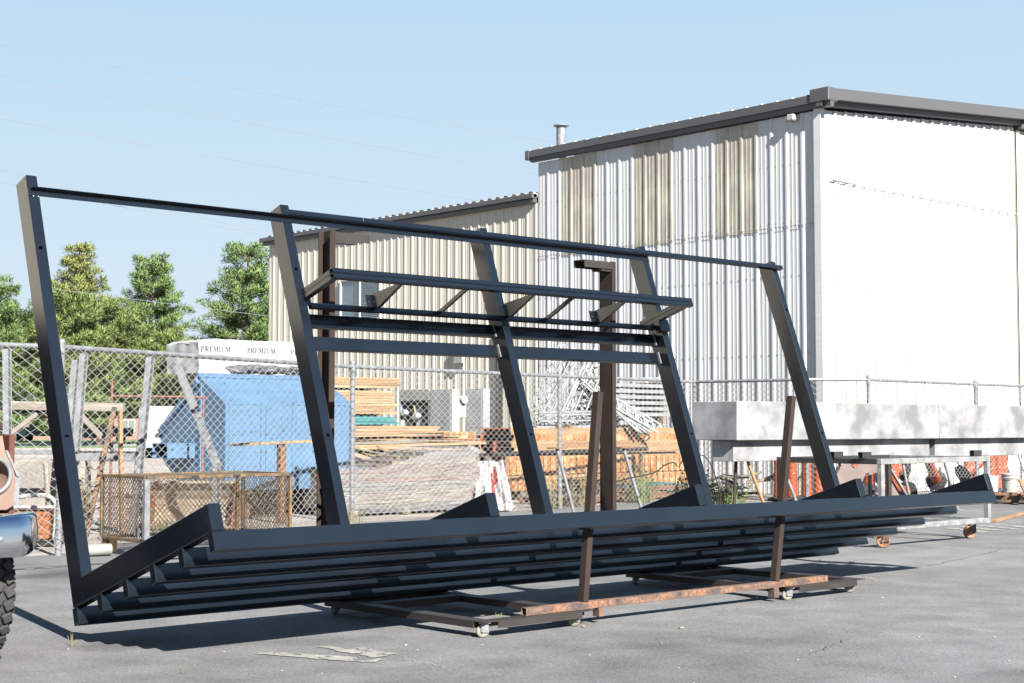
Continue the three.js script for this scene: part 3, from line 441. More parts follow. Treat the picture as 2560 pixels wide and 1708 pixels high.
// ---------- expanded-metal cage ----------
{
  const c = thing('mesh_cage', 'rusty expanded-metal mesh cage with a galvanised corner post, by the fence', 'cage', [6.9, 0, -12.62]);
  const W = 1.57, D = .86, y0 = .15, y1 = .735, t = .03, br = mat(.085, .055, .028, .75, { map: T.rust });
  const fr = (nm, a, b, m = br) => part(c, nm, bar(a, b, t, t, .003), m);
  fr('frame_rail', [0, y1, 0], [W, y1, 0]); fr('frame_rail', [0, y1, -D], [W, y1, -D]); fr('frame_rail', [0, y1 + .001, -.016], [0, y1 + .001, -D + .016]); fr('frame_rail', [W, y1 + .001, -.016], [W, y1 + .001, -D + .016]);
  fr('frame_rail', [0, y0, 0], [W, y0, 0]); fr('frame_rail', [0, y0, -D], [W, y0, -D]); fr('frame_rail', [0, y0 + .001, -.016], [0, y0 + .001, -D + .016]); fr('frame_rail', [W, y0 + .001, -.016], [W, y0 + .001, -D + .016]);
  part(c, 'corner_post', bar([0, y0 + .016, 0], [0, y1 - .016, 0], .055, .05, .004), M.galv);
  for (const [x, z] of [[W, 0], [0, -D], [W, -D], [W * .735, -.3]]) fr('corner_post', [x, y0 + .016, z], [x, y1 - .016, z]);
  for (const [x, z] of [[.06, -.05], [W - .06, -.05], [.06, -D + .05], [W - .06, -D + .05]]) part(c, 'foot_block', cbox(x - .06, x + .06, 0, y0 - .016, z - .04, z + .04, .004), M.pine2);
  for (const [x, z] of [[.5, .017], [.95, .017]]) part(c, 'tape_patch', cbox(x - .04, x + .04, y1 - .014, y1 + .012, z - .002, z + .001), M.dark);
  for (const z of [-.12, -.16]) part(c, 'hinge_plate', cbox(-.022, -.016, y0 + .05, y0 + .12, z - .03, z + .03), M.galv);
  const mesh2 = (o, ux, uy, w, h) => { // diagonal strands across a rectangle
    const g = [], p = .047, k = .62; const O = v(o), X = v(ux), Y = v(uy);
    for (const s of [1, -1]) for (let d = -h / k; d < w + h / k; d += p) { // line x = d + s*k'*y
      let pts = []; const f = y => (s > 0 ? d : d + 0) + s * y / k * .55; let ya = 0, yb = h; const inv = x => (x - d) * s * k / .55; if (f(ya) < 0 || f(ya) > w) ya = Math.max(0, Math.min(h, f(ya) < 0 ? inv(0) : inv(w))); if (f(yb) < 0 || f(yb) > w) yb = Math.max(0, Math.min(h, f(yb) < 0 ? inv(0) : inv(w)));
      if (Math.abs(yb - ya) < .01 || f((ya + yb) / 2) < 0 || f((ya + yb) / 2) > w) continue;
      const A = O.clone().addScaledVector(X, f(ya)).addScaledVector(Y, ya), B = O.clone().addScaledVector(X, f(yb)).addScaledVector(Y, yb); g.push(bar(A, B, .0055, .0028));
    } return g;
  };
  const y = y0 + .012, h = y1 - y0 - .024, ms = mat(.06, .043, .028, .7);
  part(c, 'mesh_panel', mesh2([.02, y, 0], [1, 0, 0], [0, 1, 0], W - .04, h), ms, 'stuff'); part(c, 'mesh_panel', mesh2([.02, y, -D], [1, 0, 0], [0, 1, 0], W - .04, h), ms, 'stuff');
  part(c, 'mesh_panel', mesh2([0, y, -D + .02], [0, 0, 1], [0, 1, 0], D - .04, h), ms, 'stuff'); part(c, 'mesh_panel', mesh2([W, y, -D + .02], [0, 0, 1], [0, 1, 0], D - .04, h), ms, 'stuff');
  part(c, 'mesh_panel', mesh2([.02, y1, -D + .02], [1, 0, 0], [0, 0, 1], W - .04, D - .04), ms, 'stuff');
}
// ---------- blue dumpster ----------
{
  const d = thing('dumpster', 'blue steel dumpster with sloping hood, set up on timbers behind the fence', 'dumpster', [10.62, .36, -17.36]);
  const L = 2.06, prof = [[0, 0], [0, 1.15], [.62, 1.49], [.70, 1.47], [1.70, .74], [1.62, .38], [1.05, 0]];
  part(d, 'body', ext(prof.map(([z, y]) => [z, y]), L).rotateY(Math.PI / 2), M.blue);
  part(d, 'top_rim', cbox(-.02, L + .02, 1.50, 1.565, -.74, -.62, .008), M.blue);
  part(d, 'rim_flange', cbox(-.01, L + .01, 1.47, 1.499, -.70, -.60, .004), M.blue);
  part(d, 'seam_strip', cbox(0, L, 1.135, 1.15, .0005, .006), M.blue);
  for (const x of [.0, .06, .55, .63, 1.05, 1.5, L - .05]) part(d, 'face_rib', cbox(x, x + .03, .04, 1.13, .0005, .014, .004), M.blue);
  part(d, 'hood_edge', bar([-.03, 1.47, -.66], [-.03, .76, -1.66], .05, .09, .01), M.blue);
  part(d, 'end_rib', bar([-.012, 1.44, -.60], [-.012, .04, -.60], .02, .04), M.blue);
  const pk = part(d, 'fork_pocket', rtube(-.42, -.0005, .42, .62, -1.15, -.75, 0, .01), M.blue); part(d, 'fork_pocket', rtube(L + .0005, L + .42, .42, .62, -1.15, -.75, 0, .01), M.blue);
  part(d, 'lid_bar', tube([-.06, .72, -1.7], [L + .06, .72, -1.7], .03, 8), M.dark);
  for (const x of [.25, 1.75]) single('timber_block', cbox(10.62 + x - .15, 10.62 + x + .15, 0, .359, -18.5, -17.30, .01), M.brownWood, x < 1 ? 'brown timber block under the blue dumpster at its hooded end' : 'brown timber block under the blue dumpster at its end by the lumber', 'timber');
  const r = rng(8), g = []; for (let i = 0; i < 9; i++) { const q = new THREE.IcosahedronGeometry(.1, 2), p = q.attributes.position; for (let k = 0; k < p.count; k++) { const s = 1 + .45 * nz(p.getX(k) * 14 + i * 3, p.getY(k) * 14, p.getZ(k) * 14); p.setXYZ(k, p.getX(k) * s * 1.9, p.getY(k) * s * .62, p.getZ(k) * s); } q.computeVertexNormals(); q.translate(11.25 + i * .095 + (i > 6 ? .2 : 0), 1.98 + .03 * r(), -18.02 - .04 * r()); g.push(q); }
  single('crumpled_tarp', g, mat(.05, .05, .055, .6), 'crumpled black tarp lying on the rim of the blue dumpster', 'tarp');
}
// ---------- lumber ----------
function board(parent, x0, x1, y, z, h, d, m, yaw = 0, pitch = 0) { const L = x1 - x0; const b = part(parent, 'board', cbox(-L / 2, L / 2, -h / 2, h / 2, -d / 2, d / 2, .002), m); b.position.set((x0 + x1) / 2, y + h / 2, z - d / 2); b.rotation.set(0, yaw, pitch); return b; }
{
  const r = rng(44), t = thing('lumber_stack', 'tall stack of fresh pale lumber with a teal bundle in the middle, behind the dumpster', 'lumber', [11.8, 0, -19.69]);
  const ms = [M.pine, M.pine2, M.pine3];
  const course = (y0, y1, x0, x1, mats) => { const n = Math.round((y1 - y0) / .0405); for (let i = 0; i < n; i++) { const y = y0 + (y1 - y0) * i / n, hh = (y1 - y0) / n - .003, m = mats[Math.floor(r() * mats.length)]; const e = x1 + (r() - .6) * .16; const k = r() < .45 ? x0 + (.3 + .5 * r()) * (e - x0) : null; if (k) { board(t, x0 + r() * .05, k - .004, y, (r() - .5) * .02, hh, .14, m); board(t, k, e, y, (r() - .5) * .02, hh, .14, mats[Math.floor(r() * mats.length)]); } else board(t, x0 + r() * .05, e, y, (r() - .5) * .02, hh, .14, m); } part(t, 'inner_boards', cbox(x0 + .06, x1 - .12, y0, y1 - .004, -1.0, -.17), mats[0], 'stuff'); };
  const bolster = (y0, y1, xs) => { for (const x of xs) part(t, 'bolster', cbox(x, x + .09, y0, y1, -.95, -.02, .002), M.pine2); };
  course(.12, .50, 0, 4.2, ms); bolster(.502, .56, [.4, 2, 3.5]); course(.562, 1.0, 0, 4.1, ms); bolster(1.001, 1.055, [.4, 1.9, 3.3]); course(1.056, 1.215, 0, 4.35, [...ms, M.greyWood]); bolster(1.216, 1.239, [.3, 1.9, 3.2]);
  course(1.24, 1.368, 0, 3.5, [M.teal]); bolster(1.369, 1.409, [.2, 1.2, 2.2, 3.1]); course(1.41, 1.785, 0, 3.45, ms); bolster(1.786, 1.819, [.5, 1.6, 2.9]); course(1.82, 2.0, 0, 3.5, ms); bolster(0, .119, [.4, 2, 3.5]);
  // white wrapped bundle on top
  const W = 2.14, H = .52, D = .95, o = [11.79, 2.005, -20.0];
  const wrap = thing('wrapped_lumber', 'white wrapped lumber bundle printed PREMIUM, on top of the lumber stack', 'lumber', o);
  const disp = (p) => { const x = p.x, y = p.y, z = p.z; const e = Math.min(1, Math.min(y, H - y) / .05); const k = .012 * nz(x * 5, y * 6, z * 5) + .016 * Math.max(0, .5 - x) * nz(x * 12, y * 4, z * 6); p.z += (z > -.1 ? 1 : -1) * k - (1 - e) * .012 * Math.sign(z + D / 2); p.x += (x < .1 ? -1 : 0) * (.03 * nz(y * 5, z * 4, 2) + .02); p.y += (y > H - .02 ? .014 * nz(x * 5, z * 5, 4) - .05 * Math.max(0, .12 - x) / .12 : 0) - (x < .05 ? y * .04 : 0); return p; };
  const face = (w, h, nx, ny, fn) => { const g = new THREE.PlaneGeometry(w, h, nx, ny), p = g.attributes.position; for (let i = 0; i < p.count; i++) { const q = disp(fn((p.getX(i) + w / 2), (p.getY(i) + h / 2))); p.setXYZ(i, q.x, q.y, q.z); } g.computeVertexNormals(); return g; };
  const cv = document.createElement('canvas'); cv.width = 2048; cv.height = 512; const cx = cv.getContext('2d'); cx.fillStyle = '#ffffff'; cx.fillRect(0, 0, 2048, 512);
  const px = m => m / W * 2048, py = m => 512 - m / H * 512;
  for (let i = 0; i < 3; i++) { const x = .02 + i * .80; cx.fillStyle = '#2c2d31'; cx.font = 'bold 116px serif'; cx.textAlign = 'left'; const tw = cx.measureText('PREMIUM').width; cx.save(); cx.translate(px(x), py(.325)); cx.scale(px(.52) / tw, 1); cx.fillText('PREMIUM', 0, 0); cx.restore(); cx.fillStyle = '#a9abb0'; cx.fillRect(px(x + .09), py(.275), px(.33), 5); cx.fillRect(px(x - .03), py(.245), px(.66), 4); cx.fillStyle = '#777'; for (const q of [.07, .44]) { cx.beginPath(); cx.arc(px(x + q), py(.272), 7, 0, 7); cx.fill(); } if (i) { cx.strokeStyle = '#c98a8a'; cx.lineWidth = 5; cx.beginPath(); cx.arc(px(x + .04), py(.15), 17, 0, 7); cx.stroke(); cx.fillStyle = '#b5b6b8'; cx.fillRect(px(x + .085), py(.155), px(.13), 12); } }
  const ct = new THREE.CanvasTexture(cv); ct.colorSpace = THREE.SRGBColorSpace;
  part(wrap, 'printed_wrap', face(W, H, 60, 16, (x, y) => V3(x, y, 0)), mat(.27, .27, .275, .5, { map: ct }));
  part(wrap, 'wrap', [face(W, D, 40, 16, (x, y) => V3(x, H, -y)), face(D, H, 24, 16, (x, y) => V3(0, y, -x)), face(D, H, 8, 8, (x, y) => V3(W, y, -x)), face(W, H, 8, 4, (x, y) => V3(x, y, -D))], M.tarp);
  part(wrap, 'core', cbox(.06, W - .04, .0, H - .06, -D + .05, -.05), M.pine);
}
{ // heap of weathered boards
  const r = rng(63), t = thing('board_heap', 'untidy heap of weathered brown boards and offcuts between lumber stack and wrapped pallet', 'boards', [12.7, 0, -18.0]);
  const ms = [M.oldWood, M.pine2, M.greyWood, M.brownWood, M.pine];
  for (let y = .0, i = 0; y < .98; y += .047, i++) for (let k = 0; k < 3; k++) { if (i > 4 && r() < .16) continue; const x0 = (r() - .5) * .5 - (y > .6 ? .1 : 0), x1 = 2.5 + (r() - .5) * 1.1 - (y > .8 ? .0 : .2); board(t, x0, x1, y + (i > 12 ? (r()) * .012 : 0), -.02 - k * .34 - r() * .1, .036 + .01 * r(), .16 + .1 * r(), ms[Math.floor(r() * 5)], (r() - .5) * (.06 + y * .12), (r() - .5) * .02 * (1 + y)); }
  for (let i = 0; i < 34; i++) { const x = .2 + r() * 2.5, y = .4 + r() * .55; part(t, 'offcut', bar([x, y, .05 + .1 * r()], [x + .3 + .35 * r(), y - .22 + .12 * r(), .12 + .1 * r()], .1, .022, .002, r()), ms[Math.floor(r() * 5)]); }
  for (let i = 0; i < 7; i++) board(t, -.2 + r() * .5, 2.0 + r() * 1.1, .985 + i * .018, -.05 - r() * .4, .02, .2, ms[i % 5], (r() - .5) * .3, (r() - .3) * .05);
  single('plank', bar([10.05, .98, -15.9], [11.25, 1.02, -15.85], .14, .035, .003), M.pine, 'single pale plank sticking out past the blue dumpster', 'plank').position.set(0, 0, -.35);
  single('sawhorse_post', bar([10.75, 0, -16.22], [10.75, .98, -16.22], .09, .09, .004), M.brownWood, 'brown wooden post carrying the single pale plank', 'post');
}
{ // plastic-wrapped pallet
  const r = rng(71), t = thing('wrapped_pallet', 'pallet of boards under crinkled clear plastic film, close behind the fence', 'pallet', [11.95, 0, -16.62]);
  const L = 2.4, ms = [M.oldWood, M.brownWood, M.greyWood, M.oldWood]; const top = x => .62 + .26 * Math.min(1, Math.max(0, (x - .7) / 1.2)) - .0;
  for (const x of [.2, 1.1, 2.1]) part(t, 'bearer', cbox(x, x + .1, 0, .1, -.95, -.02), M.oldWood);
  for (let y = .1; y < .84; y += .058) { const x0 = y > .6 ? (y - .6) / .26 * 1.2 + .5 : 0; board(t, x0 + r() * .06, L - r() * .08, y, -.03, .052, .2, ms[Math.floor(r() * 4)]); board(t, x0 + .03, L - .05, y, -.25, .052, .65, ms[Math.floor(r() * 4)]); }
  const film = phys(.82, .82, .83, .14, { transmission: .87, thickness: 0, bumpMap: T.plastic, bumpScale: .03, ior: 1.45 });
  const cr = (g, amp) => { const p = g.attributes.position; for (let i = 0; i < p.count; i++) { const x = p.getX(i), y = p.getY(i), z = p.getZ(i); const k = amp * (nz(x * 4, y * 14, z * 5) + .6 * nz(x * 11, y * 25, z * 9)); p.setXYZ(i, x, y + k * .3, z + k); } g.computeVertexNormals(); return g; };
  const fg = new THREE.PlaneGeometry(L + .06, 1, 90, 40), fp = fg.attributes.position; for (let i = 0; i < fp.count; i++) { const x = fp.getX(i) + L / 2, s = fp.getY(i) + .5; fp.setXYZ(i, x, .03 + s * (top(x) - .0), .015 + .02 * Math.sin(s * 3.1) - Math.max(0, s - .9) * .3); }
  const tg = new THREE.PlaneGeometry(L + .06, .95, 70, 20), tp = tg.attributes.position; for (let i = 0; i < tp.count; i++) { const x = tp.getX(i) + L / 2, s = tp.getY(i) / .95 + .5; tp.setXYZ(i, x, .03 + top(x) + .02 * s, -.015 - s * .93); }
  part(t, 'plastic_film', [cr(fg, .022), cr(tg, .02)], film);
  const eg = new THREE.PlaneGeometry(.95, .87, 24, 30), ep = eg.attributes.position; for (let i = 0; i < ep.count; i++) { const s = ep.getX(i) / .95 + .5, u = ep.getY(i) / .87 + .5; ep.setXYZ(i, L + .03 + .05 * Math.sin(u * 3.1), .03 + u * .87, -.015 - s * .93); } part(t, 'plastic_film', cr(eg, .015), film);
}
// ---------- electrical cabinets on a pallet stack ----------
{
  const p = thing('pallet_stack', 'stack of wooden pallets under the grey electrical cabinets', 'pallets', [16.85, 0, -22.0]);
  for (let i = 0; i < 8; i++) { const y = i * .125; for (let k = 0; k < 3; k++) part(p, 'stringer', cbox(0 + k * .66, .08 + k * .66, y + .018, y + .10, 0, 1.75), M.brownWood); for (let k = 0; k < 6; k++) part(p, 'deck_board', cbox(0, 1.4, y + .1005, y + .124, .02 + k * .3, .2 + k * .3), M.greyWood); for (const k of [0, 1.55]) part(p, 'deck_board', cbox(0, 1.4, y, y + .0175, k, k + .18), M.greyWood); }
  const a = thing('electrical_cabinet', 'open electrical cabinet with round meters inside and a blank top panel', 'cabinet', [17.03, 1.0, -21.02]);
  part(a, 'shell', [cbox(.26, .28, 0, .86, -.84, 0), cbox(0, .26, 0, .02, -.84, 0), cbox(0, .26, .84, .86, -.84, 0), cbox(0, .26, .02, .84, -.84, -.82), cbox(0, .26, .02, .84, -.02, 0)], M.cabinet);
  part(a, 'top_panel', cbox(-.012, 0, .67, .87, -.85, .01, .003), mat(.2, .2, .175, .6, { map: T.dust })); part(a, 'back_plate', cbox(.2, .22, .03, .66, -.8, -.04), M.cabinetBrown);
  for (const [z, y, w, h] of [[-.68, .14, .2, .4], [-.40, .16, .17, .42], [-.16, .12, .2, .48]]) part(a, 'breaker_panel', cbox(.09, .19, y, y + h, z - w / 2, z + w / 2, .006), z === -.4 ? M.cabinetWhite : M.cabinetBrown);
  for (const [z, y] of [[-.72, .46], [-.38, .40]]) part(a, 'meter', tube([.08, y, z], [-.03, y, z], .055, 20), M.whitePlastic);
  part(a, 'conduit_elbow', path([[.06, .62, -.5], [.03, .58, -.46], [.03, .48, -.44], [.06, .40, -.44]], .02, 16, 8), M.pine3);
  const b = thing('electrical_cabinet', 'tall plain grey electrical cabinet with a round meter box on its side', 'cabinet', [17.03, 1.0, -21.0]);
  part(b, 'shell', cbox(0, .18, 0, .86, 0, .61, .005), M.cabinet); part(b, 'door', cbox(-.008, -.0005, .03, .83, .02, .57, .003), M.cabinet);
  part(b, 'meter_box', cbox(.19, .36, .36, .62, .46, .58, .006), M.cabinet); part(b, 'meter', tube([.27, .68, .5], [.27, .68, .64], .07, 20), M.whitePlastic); part(b, 'meter_neck', cbox(.24, .30, .62, .70, .48, .56), M.cabinet); part(b, 'side_pocket', cbox(.185, .27, .0, .3, .4, .56, .004), M.cabinetBrown);
  const c = thing('electrical_cabinet', 'smaller grey electrical cabinet standing apart beside the orange steel', 'cabinet', [18.0, 1.0, -21.15]);
  part(c, 'shell', cbox(0, .16, .05, .89, 0, .48, .005), M.cabinet); part(c, 'door', cbox(-.008, -.0005, .08, .86, .02, .45, .003), M.cabinetWhite); part(c, 'foot', cbox(.02, .14, 0, .0495, .05, .43), M.dark);
}
// ---------- stacked orange steel ----------
{
  const r = rng(81), t = thing('steel_section_stack', 'stack of rusty orange steel channels with open dark red ends', 'steel stack', [16.67, 0, -18.62]);
  const L = 4.62; for (const x of [.4, 2.2, 4.1]) part(t, 'timber', cbox(x, x + .12, 0, .135, -1.4, -.02), M.oldWood);
  const chan = (y, h, z, d, x0, x1, m) => part(t, 'channel', [cbox(x0, x1, y, y + .008, z - d, z), cbox(x0, x1, y + h - .008, y + h, z - d, z), cbox(x0, x1, y + .0085, y + h - .0085, z - .008, z)], m);
  const deck = (y, h, x0) => { for (let z = 0; z > -1.2; z -= .42) { const g = []; const zz = z - .4; g.push(...rtube(x0 + r() * .06, L, y, y + h - .006, zz, z, 0, .008)); if (!z) for (let x = x0 + .1; x < L; x += .155) g.push(cbox(x, x + .07, y + .01, y + h - .02, z + .0005, z + .03, .008)); part(t, 'deck_section', g, z ? M.redSteel : M.orangeSteel); } };
  deck(.137, .26, .04); deck(.40, .32, .0);
  for (const x of [.6, 2.3, 4.2]) part(t, 'spacer', cbox(x, x + .1, .7205, .7555, -1.35, .01), M.oldWood);
  for (const [y, h] of [[.756, .104], [.861, .10], [.962, .115], [1.078, .112]]) for (let k = 0; k < 3; k++) chan(y, h - .002, -k * .40 + (k ? 0 : (r() - .5) * .02), .36, r() * .25 + (k ? .1 : 0), L - r() * .2, k ? M.redSteel : r() < .35 ? M.pine2 : M.orangeSteel);
  for (const x of [1.5, 3.2]) part(t, 'timber', cbox(x, x + .09, 1.191, 1.24, -1.2, .0), M.brownWood);
  // red ends of a second pile further back
  const t2 = thing('steel_section_stack', 'short pile of dark red steel tubes with gaping square ends, beside the cabinets', 'steel stack', [15.62, 0, -19.2]);
  for (const z of [-.15, -.9]) part(t2, 'timber', cbox(0, .95, 0, .1, z - .1, z), M.oldWood);
  for (let j = 0; j < 8; j++) for (let k = 0; k < 4; k++) part(t2, 'square_tube', rtube(r() * .1 + (j > 6 ? .2 : 0), .95, .101 + j * .128, .101 + j * .128 + .124, -1.05 + k * .26, -1.05 + k * .26 + .25, 0, .008), j % 3 === 1 ? M.orangeSteel : M.redSteel);
  const t3 = thing('board_bundle', 'small bundle of reddish boards lying between old boards and red steel', 'boards', [14.75, 0, -18.15]);
  for (let i = 0; i < 5; i++) part(t3, 'bearer', cbox(.1, .2, i * .16, i * .16 + .159, -.5, -.05), M.brownWood), part(t3, 'bearer', cbox(.7, .8, i * .16, i * .16 + .159, -.5, -.05), M.brownWood);
  for (let i = 0; i < 3; i++) for (let k = 0; k < 3; k++) part(t3, 'board', cbox(r() * .04, 1.05 - r() * .05, .80 + i * .062, .80 + i * .062 + .058, -.55 + k * .18, -.55 + k * .18 + .17, .003), mat(.21, .115, .07, .8, { map: T.wood }));
}
// ---------- galvanised trusses and stacked channels ----------
{
  const r = rng(91);
  const truss = (a, b, w, roll, label) => {
    const A = v(a), B = v(b), d = B.clone().sub(A).normalize(), L = A.distanceTo(B); const t = thing('lattice_truss', label, 'truss', a, 0, 'galvanised lattice trusses');
    let s = d.clone().cross(V3(0, 1, 0)).normalize(); s.applyAxisAngle(d, roll); const Z = V3(0, 0, 0), E = d.clone().multiplyScalar(L), o = s.clone().multiplyScalar(w);
    part(t, 'chord', bar(Z, E, .035, .03, .002), M.galvBright); part(t, 'chord', bar(o, E.clone().add(o), .035, .03, .002), M.galvBright);
    const n = Math.max(3, Math.round(L / (w * 1.1))), g = []; for (let i = 0; i < n; i++) { const p = d.clone().multiplyScalar(L * i / n), q = d.clone().multiplyScalar(L * (i + .5) / n).add(o), u = d.clone().multiplyScalar(L * (i + 1) / n); part(t, 'lacing', bar(p, q, .016, .016), M.galvBright); part(t, 'lacing', bar(q, u, .016, .016), M.galvBright); }
    return t;
  };
  const lab = 'leaning galvanised lattice truss in the tangle on the orange steel';
  const base = 1.215;
  for (let i = 0; i < 7; i++) truss([17.75 + i * .13 + r() * .1, base, -19.45 + i * .06], [18.35 + i * .12 + (r() - .5) * .2, 2.35 + r() * .4, -18.95 + r() * .15], .12 + .08 * r(), r() * 3, lab);
  for (let i = 0; i < 5; i++) truss([18.8 + i * .07, 2.15 - i * .07, -19.0 + i * .05], [19.75 + i * .09, base - .02 + i * .012, -18.5 + i * .05], .14 + .05 * r(), .5 + r() * .8, 'galvanised lattice truss sloping down off the tangle towards the sponge-painted block');
  for (let i = 0; i < 3; i++) truss([17.8, base + .03 + i * .1, -19.2 + i * .1], [19.5 + r() * .4, base + .05 + i * .11, -19.0 + i * .12], .16, .3, 'galvanised lattice truss lying flat along the orange steel');
  const t = thing('channel_stack', 'stack of galvanised channels on spacers, leaning near the white wall', 'steel stack', [19.35, 1.25, -19.75]);
  for (const x of [.3, 1.6]) part(t, 'timber', cbox(x, x + .09, -.01, .14, -.1, .75), M.oldWood);
  for (let i = 0; i < 6; i++) { const y = .145 + i * .105; for (let k = 0; k < 3; k++) part(t, 'channel', rtube(r() * .12, 2.05 - r() * .12, y, y + .066, k * .25, k * .25 + .2, 0, .006), M.galvBright); for (const x of [.35, 1.65]) part(t, 'spacer', cbox(x, x + .05, y + .0665, y + .1045, 0, .7), M.rust); }
  part(t, 'top_bar', bar([.2, .80, .5], [1.95, .86, .6], .06, .05), M.galvBright); part(t, 'top_bar', bar([-.4, .83, .62], [1.2, .79, .66], .05, .05), M.galvBright);
  for (const [x, h] of [[2.0, .95], [.1, .9]]) part(t, 'stake', bar([x, -.02, .76], [x + .02, h, .76], .03, .03), M.galvBright);
}
// ---------- sponge-painted blocks and their props ----------
{
  const blk = (x0, x1, z, label) => {
    const b = thing('painted_block', label, 'painted block', [x0, 0, z], 0);
    const L = x1 - x0; part(b, 'upper_slab', cbox(0, L, 1.035, 1.515, -.72, 0, .008), M.sponge); part(b, 'lower_slab', cbox(.08, L - .05, .775, 1.0345, -.46, -.125, .006), M.sponge); return b;
  };
  blk(14.44, 18.87, -11.89, 'long grey sponge-painted block with one stained end, raised on leaning props'); blk(18.876, 23.2, -11.885, 'whiter sponge-painted block butted against the stained one, above the cart');
  const prop = (a, b, m, plate, label) => { const p = thing('leaning_prop', label, 'prop', [a[0], 0, a[2]]); const B = v(b).sub(V3(a[0], 0, a[2])); part(p, 'shaft', tube([0, .012, 0], B, .02, 10), m); part(p, 'foot', cbox(-.06, .06, 0, .0125, -.06, .06, .002), m); if (plate) part(p, 'top_plate', cbox(B.x - .11, B.x + .11, B.y, B.y + .014, B.z - .06, B.z + .06, .002), M.rust); };
  prop([12.31, 0, -12.47], [12.12, .95, -12.63], M.galv, 1, 'silver pipe prop with a rusty plate, leaning free beside the fence post'); prop([12.89, 0, -11.93], [12.69, .955, -12.12], M.galv, 1, 'silver pipe prop with a rusty plate, leaning free in front of the pallets');
  prop([15.12, 0, -11.92], [14.93, .773, -12.13], M.yellowWood ??= mat(.2, .11, .045, .6), 0, 'yellow-brown prop under the stained end of the grey block'); prop([15.75, 0, -11.9], [15.55, .773, -12.1], M.galv, 0, 'silver pipe prop under the middle of the grey block');
  prop([17.1, 0, -12.0], [16.9, .773, -12.2], M.yellow, 0, 'yellow prop under the grey block behind the galvanised cart'); prop([18.5, 0, -12.1], [18.4, .773, -12.2], M.galv, 0, 'galvanised prop under the grey block close to the whiter block');
  prop([19.5, 0, -12.0], [19.3, .773, -12.1], M.galv, 0, 'galvanised prop under the whiter block where it meets the stained one'); prop([22.6, 0, -12.0], [22.5, .773, -12.1], M.galv, 0, 'galvanised prop under the free end of the whiter block'); prop([14.8, 0, -12.25], [14.85, .773, -12.25], M.darkSteel, 0, 'dark upright prop hidden under the stained end of the grey block');
  single('bent_rod', path([[12.15, .55, -11.95], [12.38, .63, -11.73], [12.59, .70, -11.53], [12.66, .78, -11.45], [12.75, .80, -11.39], [12.77, .74, -11.36], [12.8, .82, -11.33], [12.98, .88, -11.17], [13.1, .5, -11.05], [13.12, .01, -11.04]], .007, 60, 6), M.brownPaint, 'thin bent brown rod hooked past a silver prop', 'rod');
  // steel plate with cut-outs
  const s = thing('steel_plate', 'dark steel bracket plate with a large trapezoid cut-out, leaning under the blocks', 'plate', [15.2, 0, -10.55], -.35); const pl = part(s, 'plate', ext([[-.55, 0], [-.52, .5], [-.25, .86], [.18, .86], [.62, .2], [.58, 0]], .012, .002, [[[-.2, .3], [.0, .66], [.2, .66], [.4, .3]], [[-.42, .22], [-.36, .42], [-.3, .42], [-.3, .22]], circ(-.16, .76, .05, 14)]), M.plateBrown ??= mat(.10, .075, .068, .6, { map: T.dust })); pl.rotation.x = -.06; part(s, 'edge_angle', bar([.2, .86, .02], [.64, .2, .06], .05, .02, .002), M.galv);
}
// ---------- galvanised cart ----------
{
  const c = thing('galvanised_cart', 'open galvanised steel cart on rusty casters with black tube stubs on top', 'cart', [12.79, 0, -8.71]);
  const W = 2.02, D = 1.24, t = .055, mott = mat(.19, .193, .197, .5, { map: T.galv, metalness: .25 }), blk = mat(.02, .02, .022, .5, { map: T.dust });
  const lx = [[0, 0], [W - t, 0], [0, -D], [W - t, -D]];
  for (const [x, z] of lx) part(c, 'leg', cbox(x, x + t, .231, .829, z - t, z, .004), z ? M.darkSteel : mott);
  for (const [y, nm] of [[.175, 'lower_rail'], [.83, 'upper_rail']]) { part(c, nm, cbox(0, W, y, y + t, -t, 0, .004), mott); part(c, nm, cbox(0, W, y, y + t, -D - t, -D, .004), y > .5 ? blk : mott); part(c, nm, cbox(.001, t, y, y + t - .001, -D, -t, .004), y > .5 ? blk : mott); part(c, nm, cbox(W - t, W - .001, y, y + t - .001, -D, -t, .004), mott); }
  for (const [x, z, ax] of [[0, -.22, 0], [0, -.56, 0], [W - .16, -.1, 0]]) part(c, 'tube_stub', rtube(x - .04, x + .11, .886, .95, z - .03, z + .03, ax, .005), blk);
  part(c, 'cross_bar', cbox(W - .6, W - .55, .18, .228, -D, -t, .003), mott);
  for (const [x, z, a] of [[.17, -.07, .5], [W - .05, -.2, 1.0], [.06, -D + .02, .4], [W - .1, -D, .7]]) {
    const k = part(c, 'caster', [cbox(-.05, .05, .166, .1745, -.05, .05, .002), cbox(-.032, -.026, .06, .166, -.035, .03, .002), cbox(.026, .032, .06, .166, -.035, .03, .002)], M.rust); k.position.set(x, 0, z); k.rotation.y = a;
    part(k, 'wheel', new THREE.LatheGeometry([[.012, -.018], [.05, -.016], [.055, -.024], [.066, -.024], [.068, 0], [.066, .024], [.055, .024], [.05, .016], [.012, .018]].map(p => new THREE.Vector2(...p)), 28).rotateZ(Math.PI / 2).translate(0, .068, -.03), mat(.17, .08, .035, .7, { map: T.rust })); part(k, 'axle', tube([-.036, .068, -.03], [.036, .068, -.03], .012, 10), M.galv);
  }
  const w = thing('timber_blocking', 'pale timber blocking stacked inside the galvanised cart', 'timber', [14.0, 0, -9.55]); for (let i = 0; i < 3; i++) part(w, 'block', cbox(0, .1, 0, .17, -.1 - i * .3, -i * .3, .004), M.pine3); part(w, 'board', cbox(-.3, .35, .1705, .205, -.75, 0, .003), M.pine3);
}
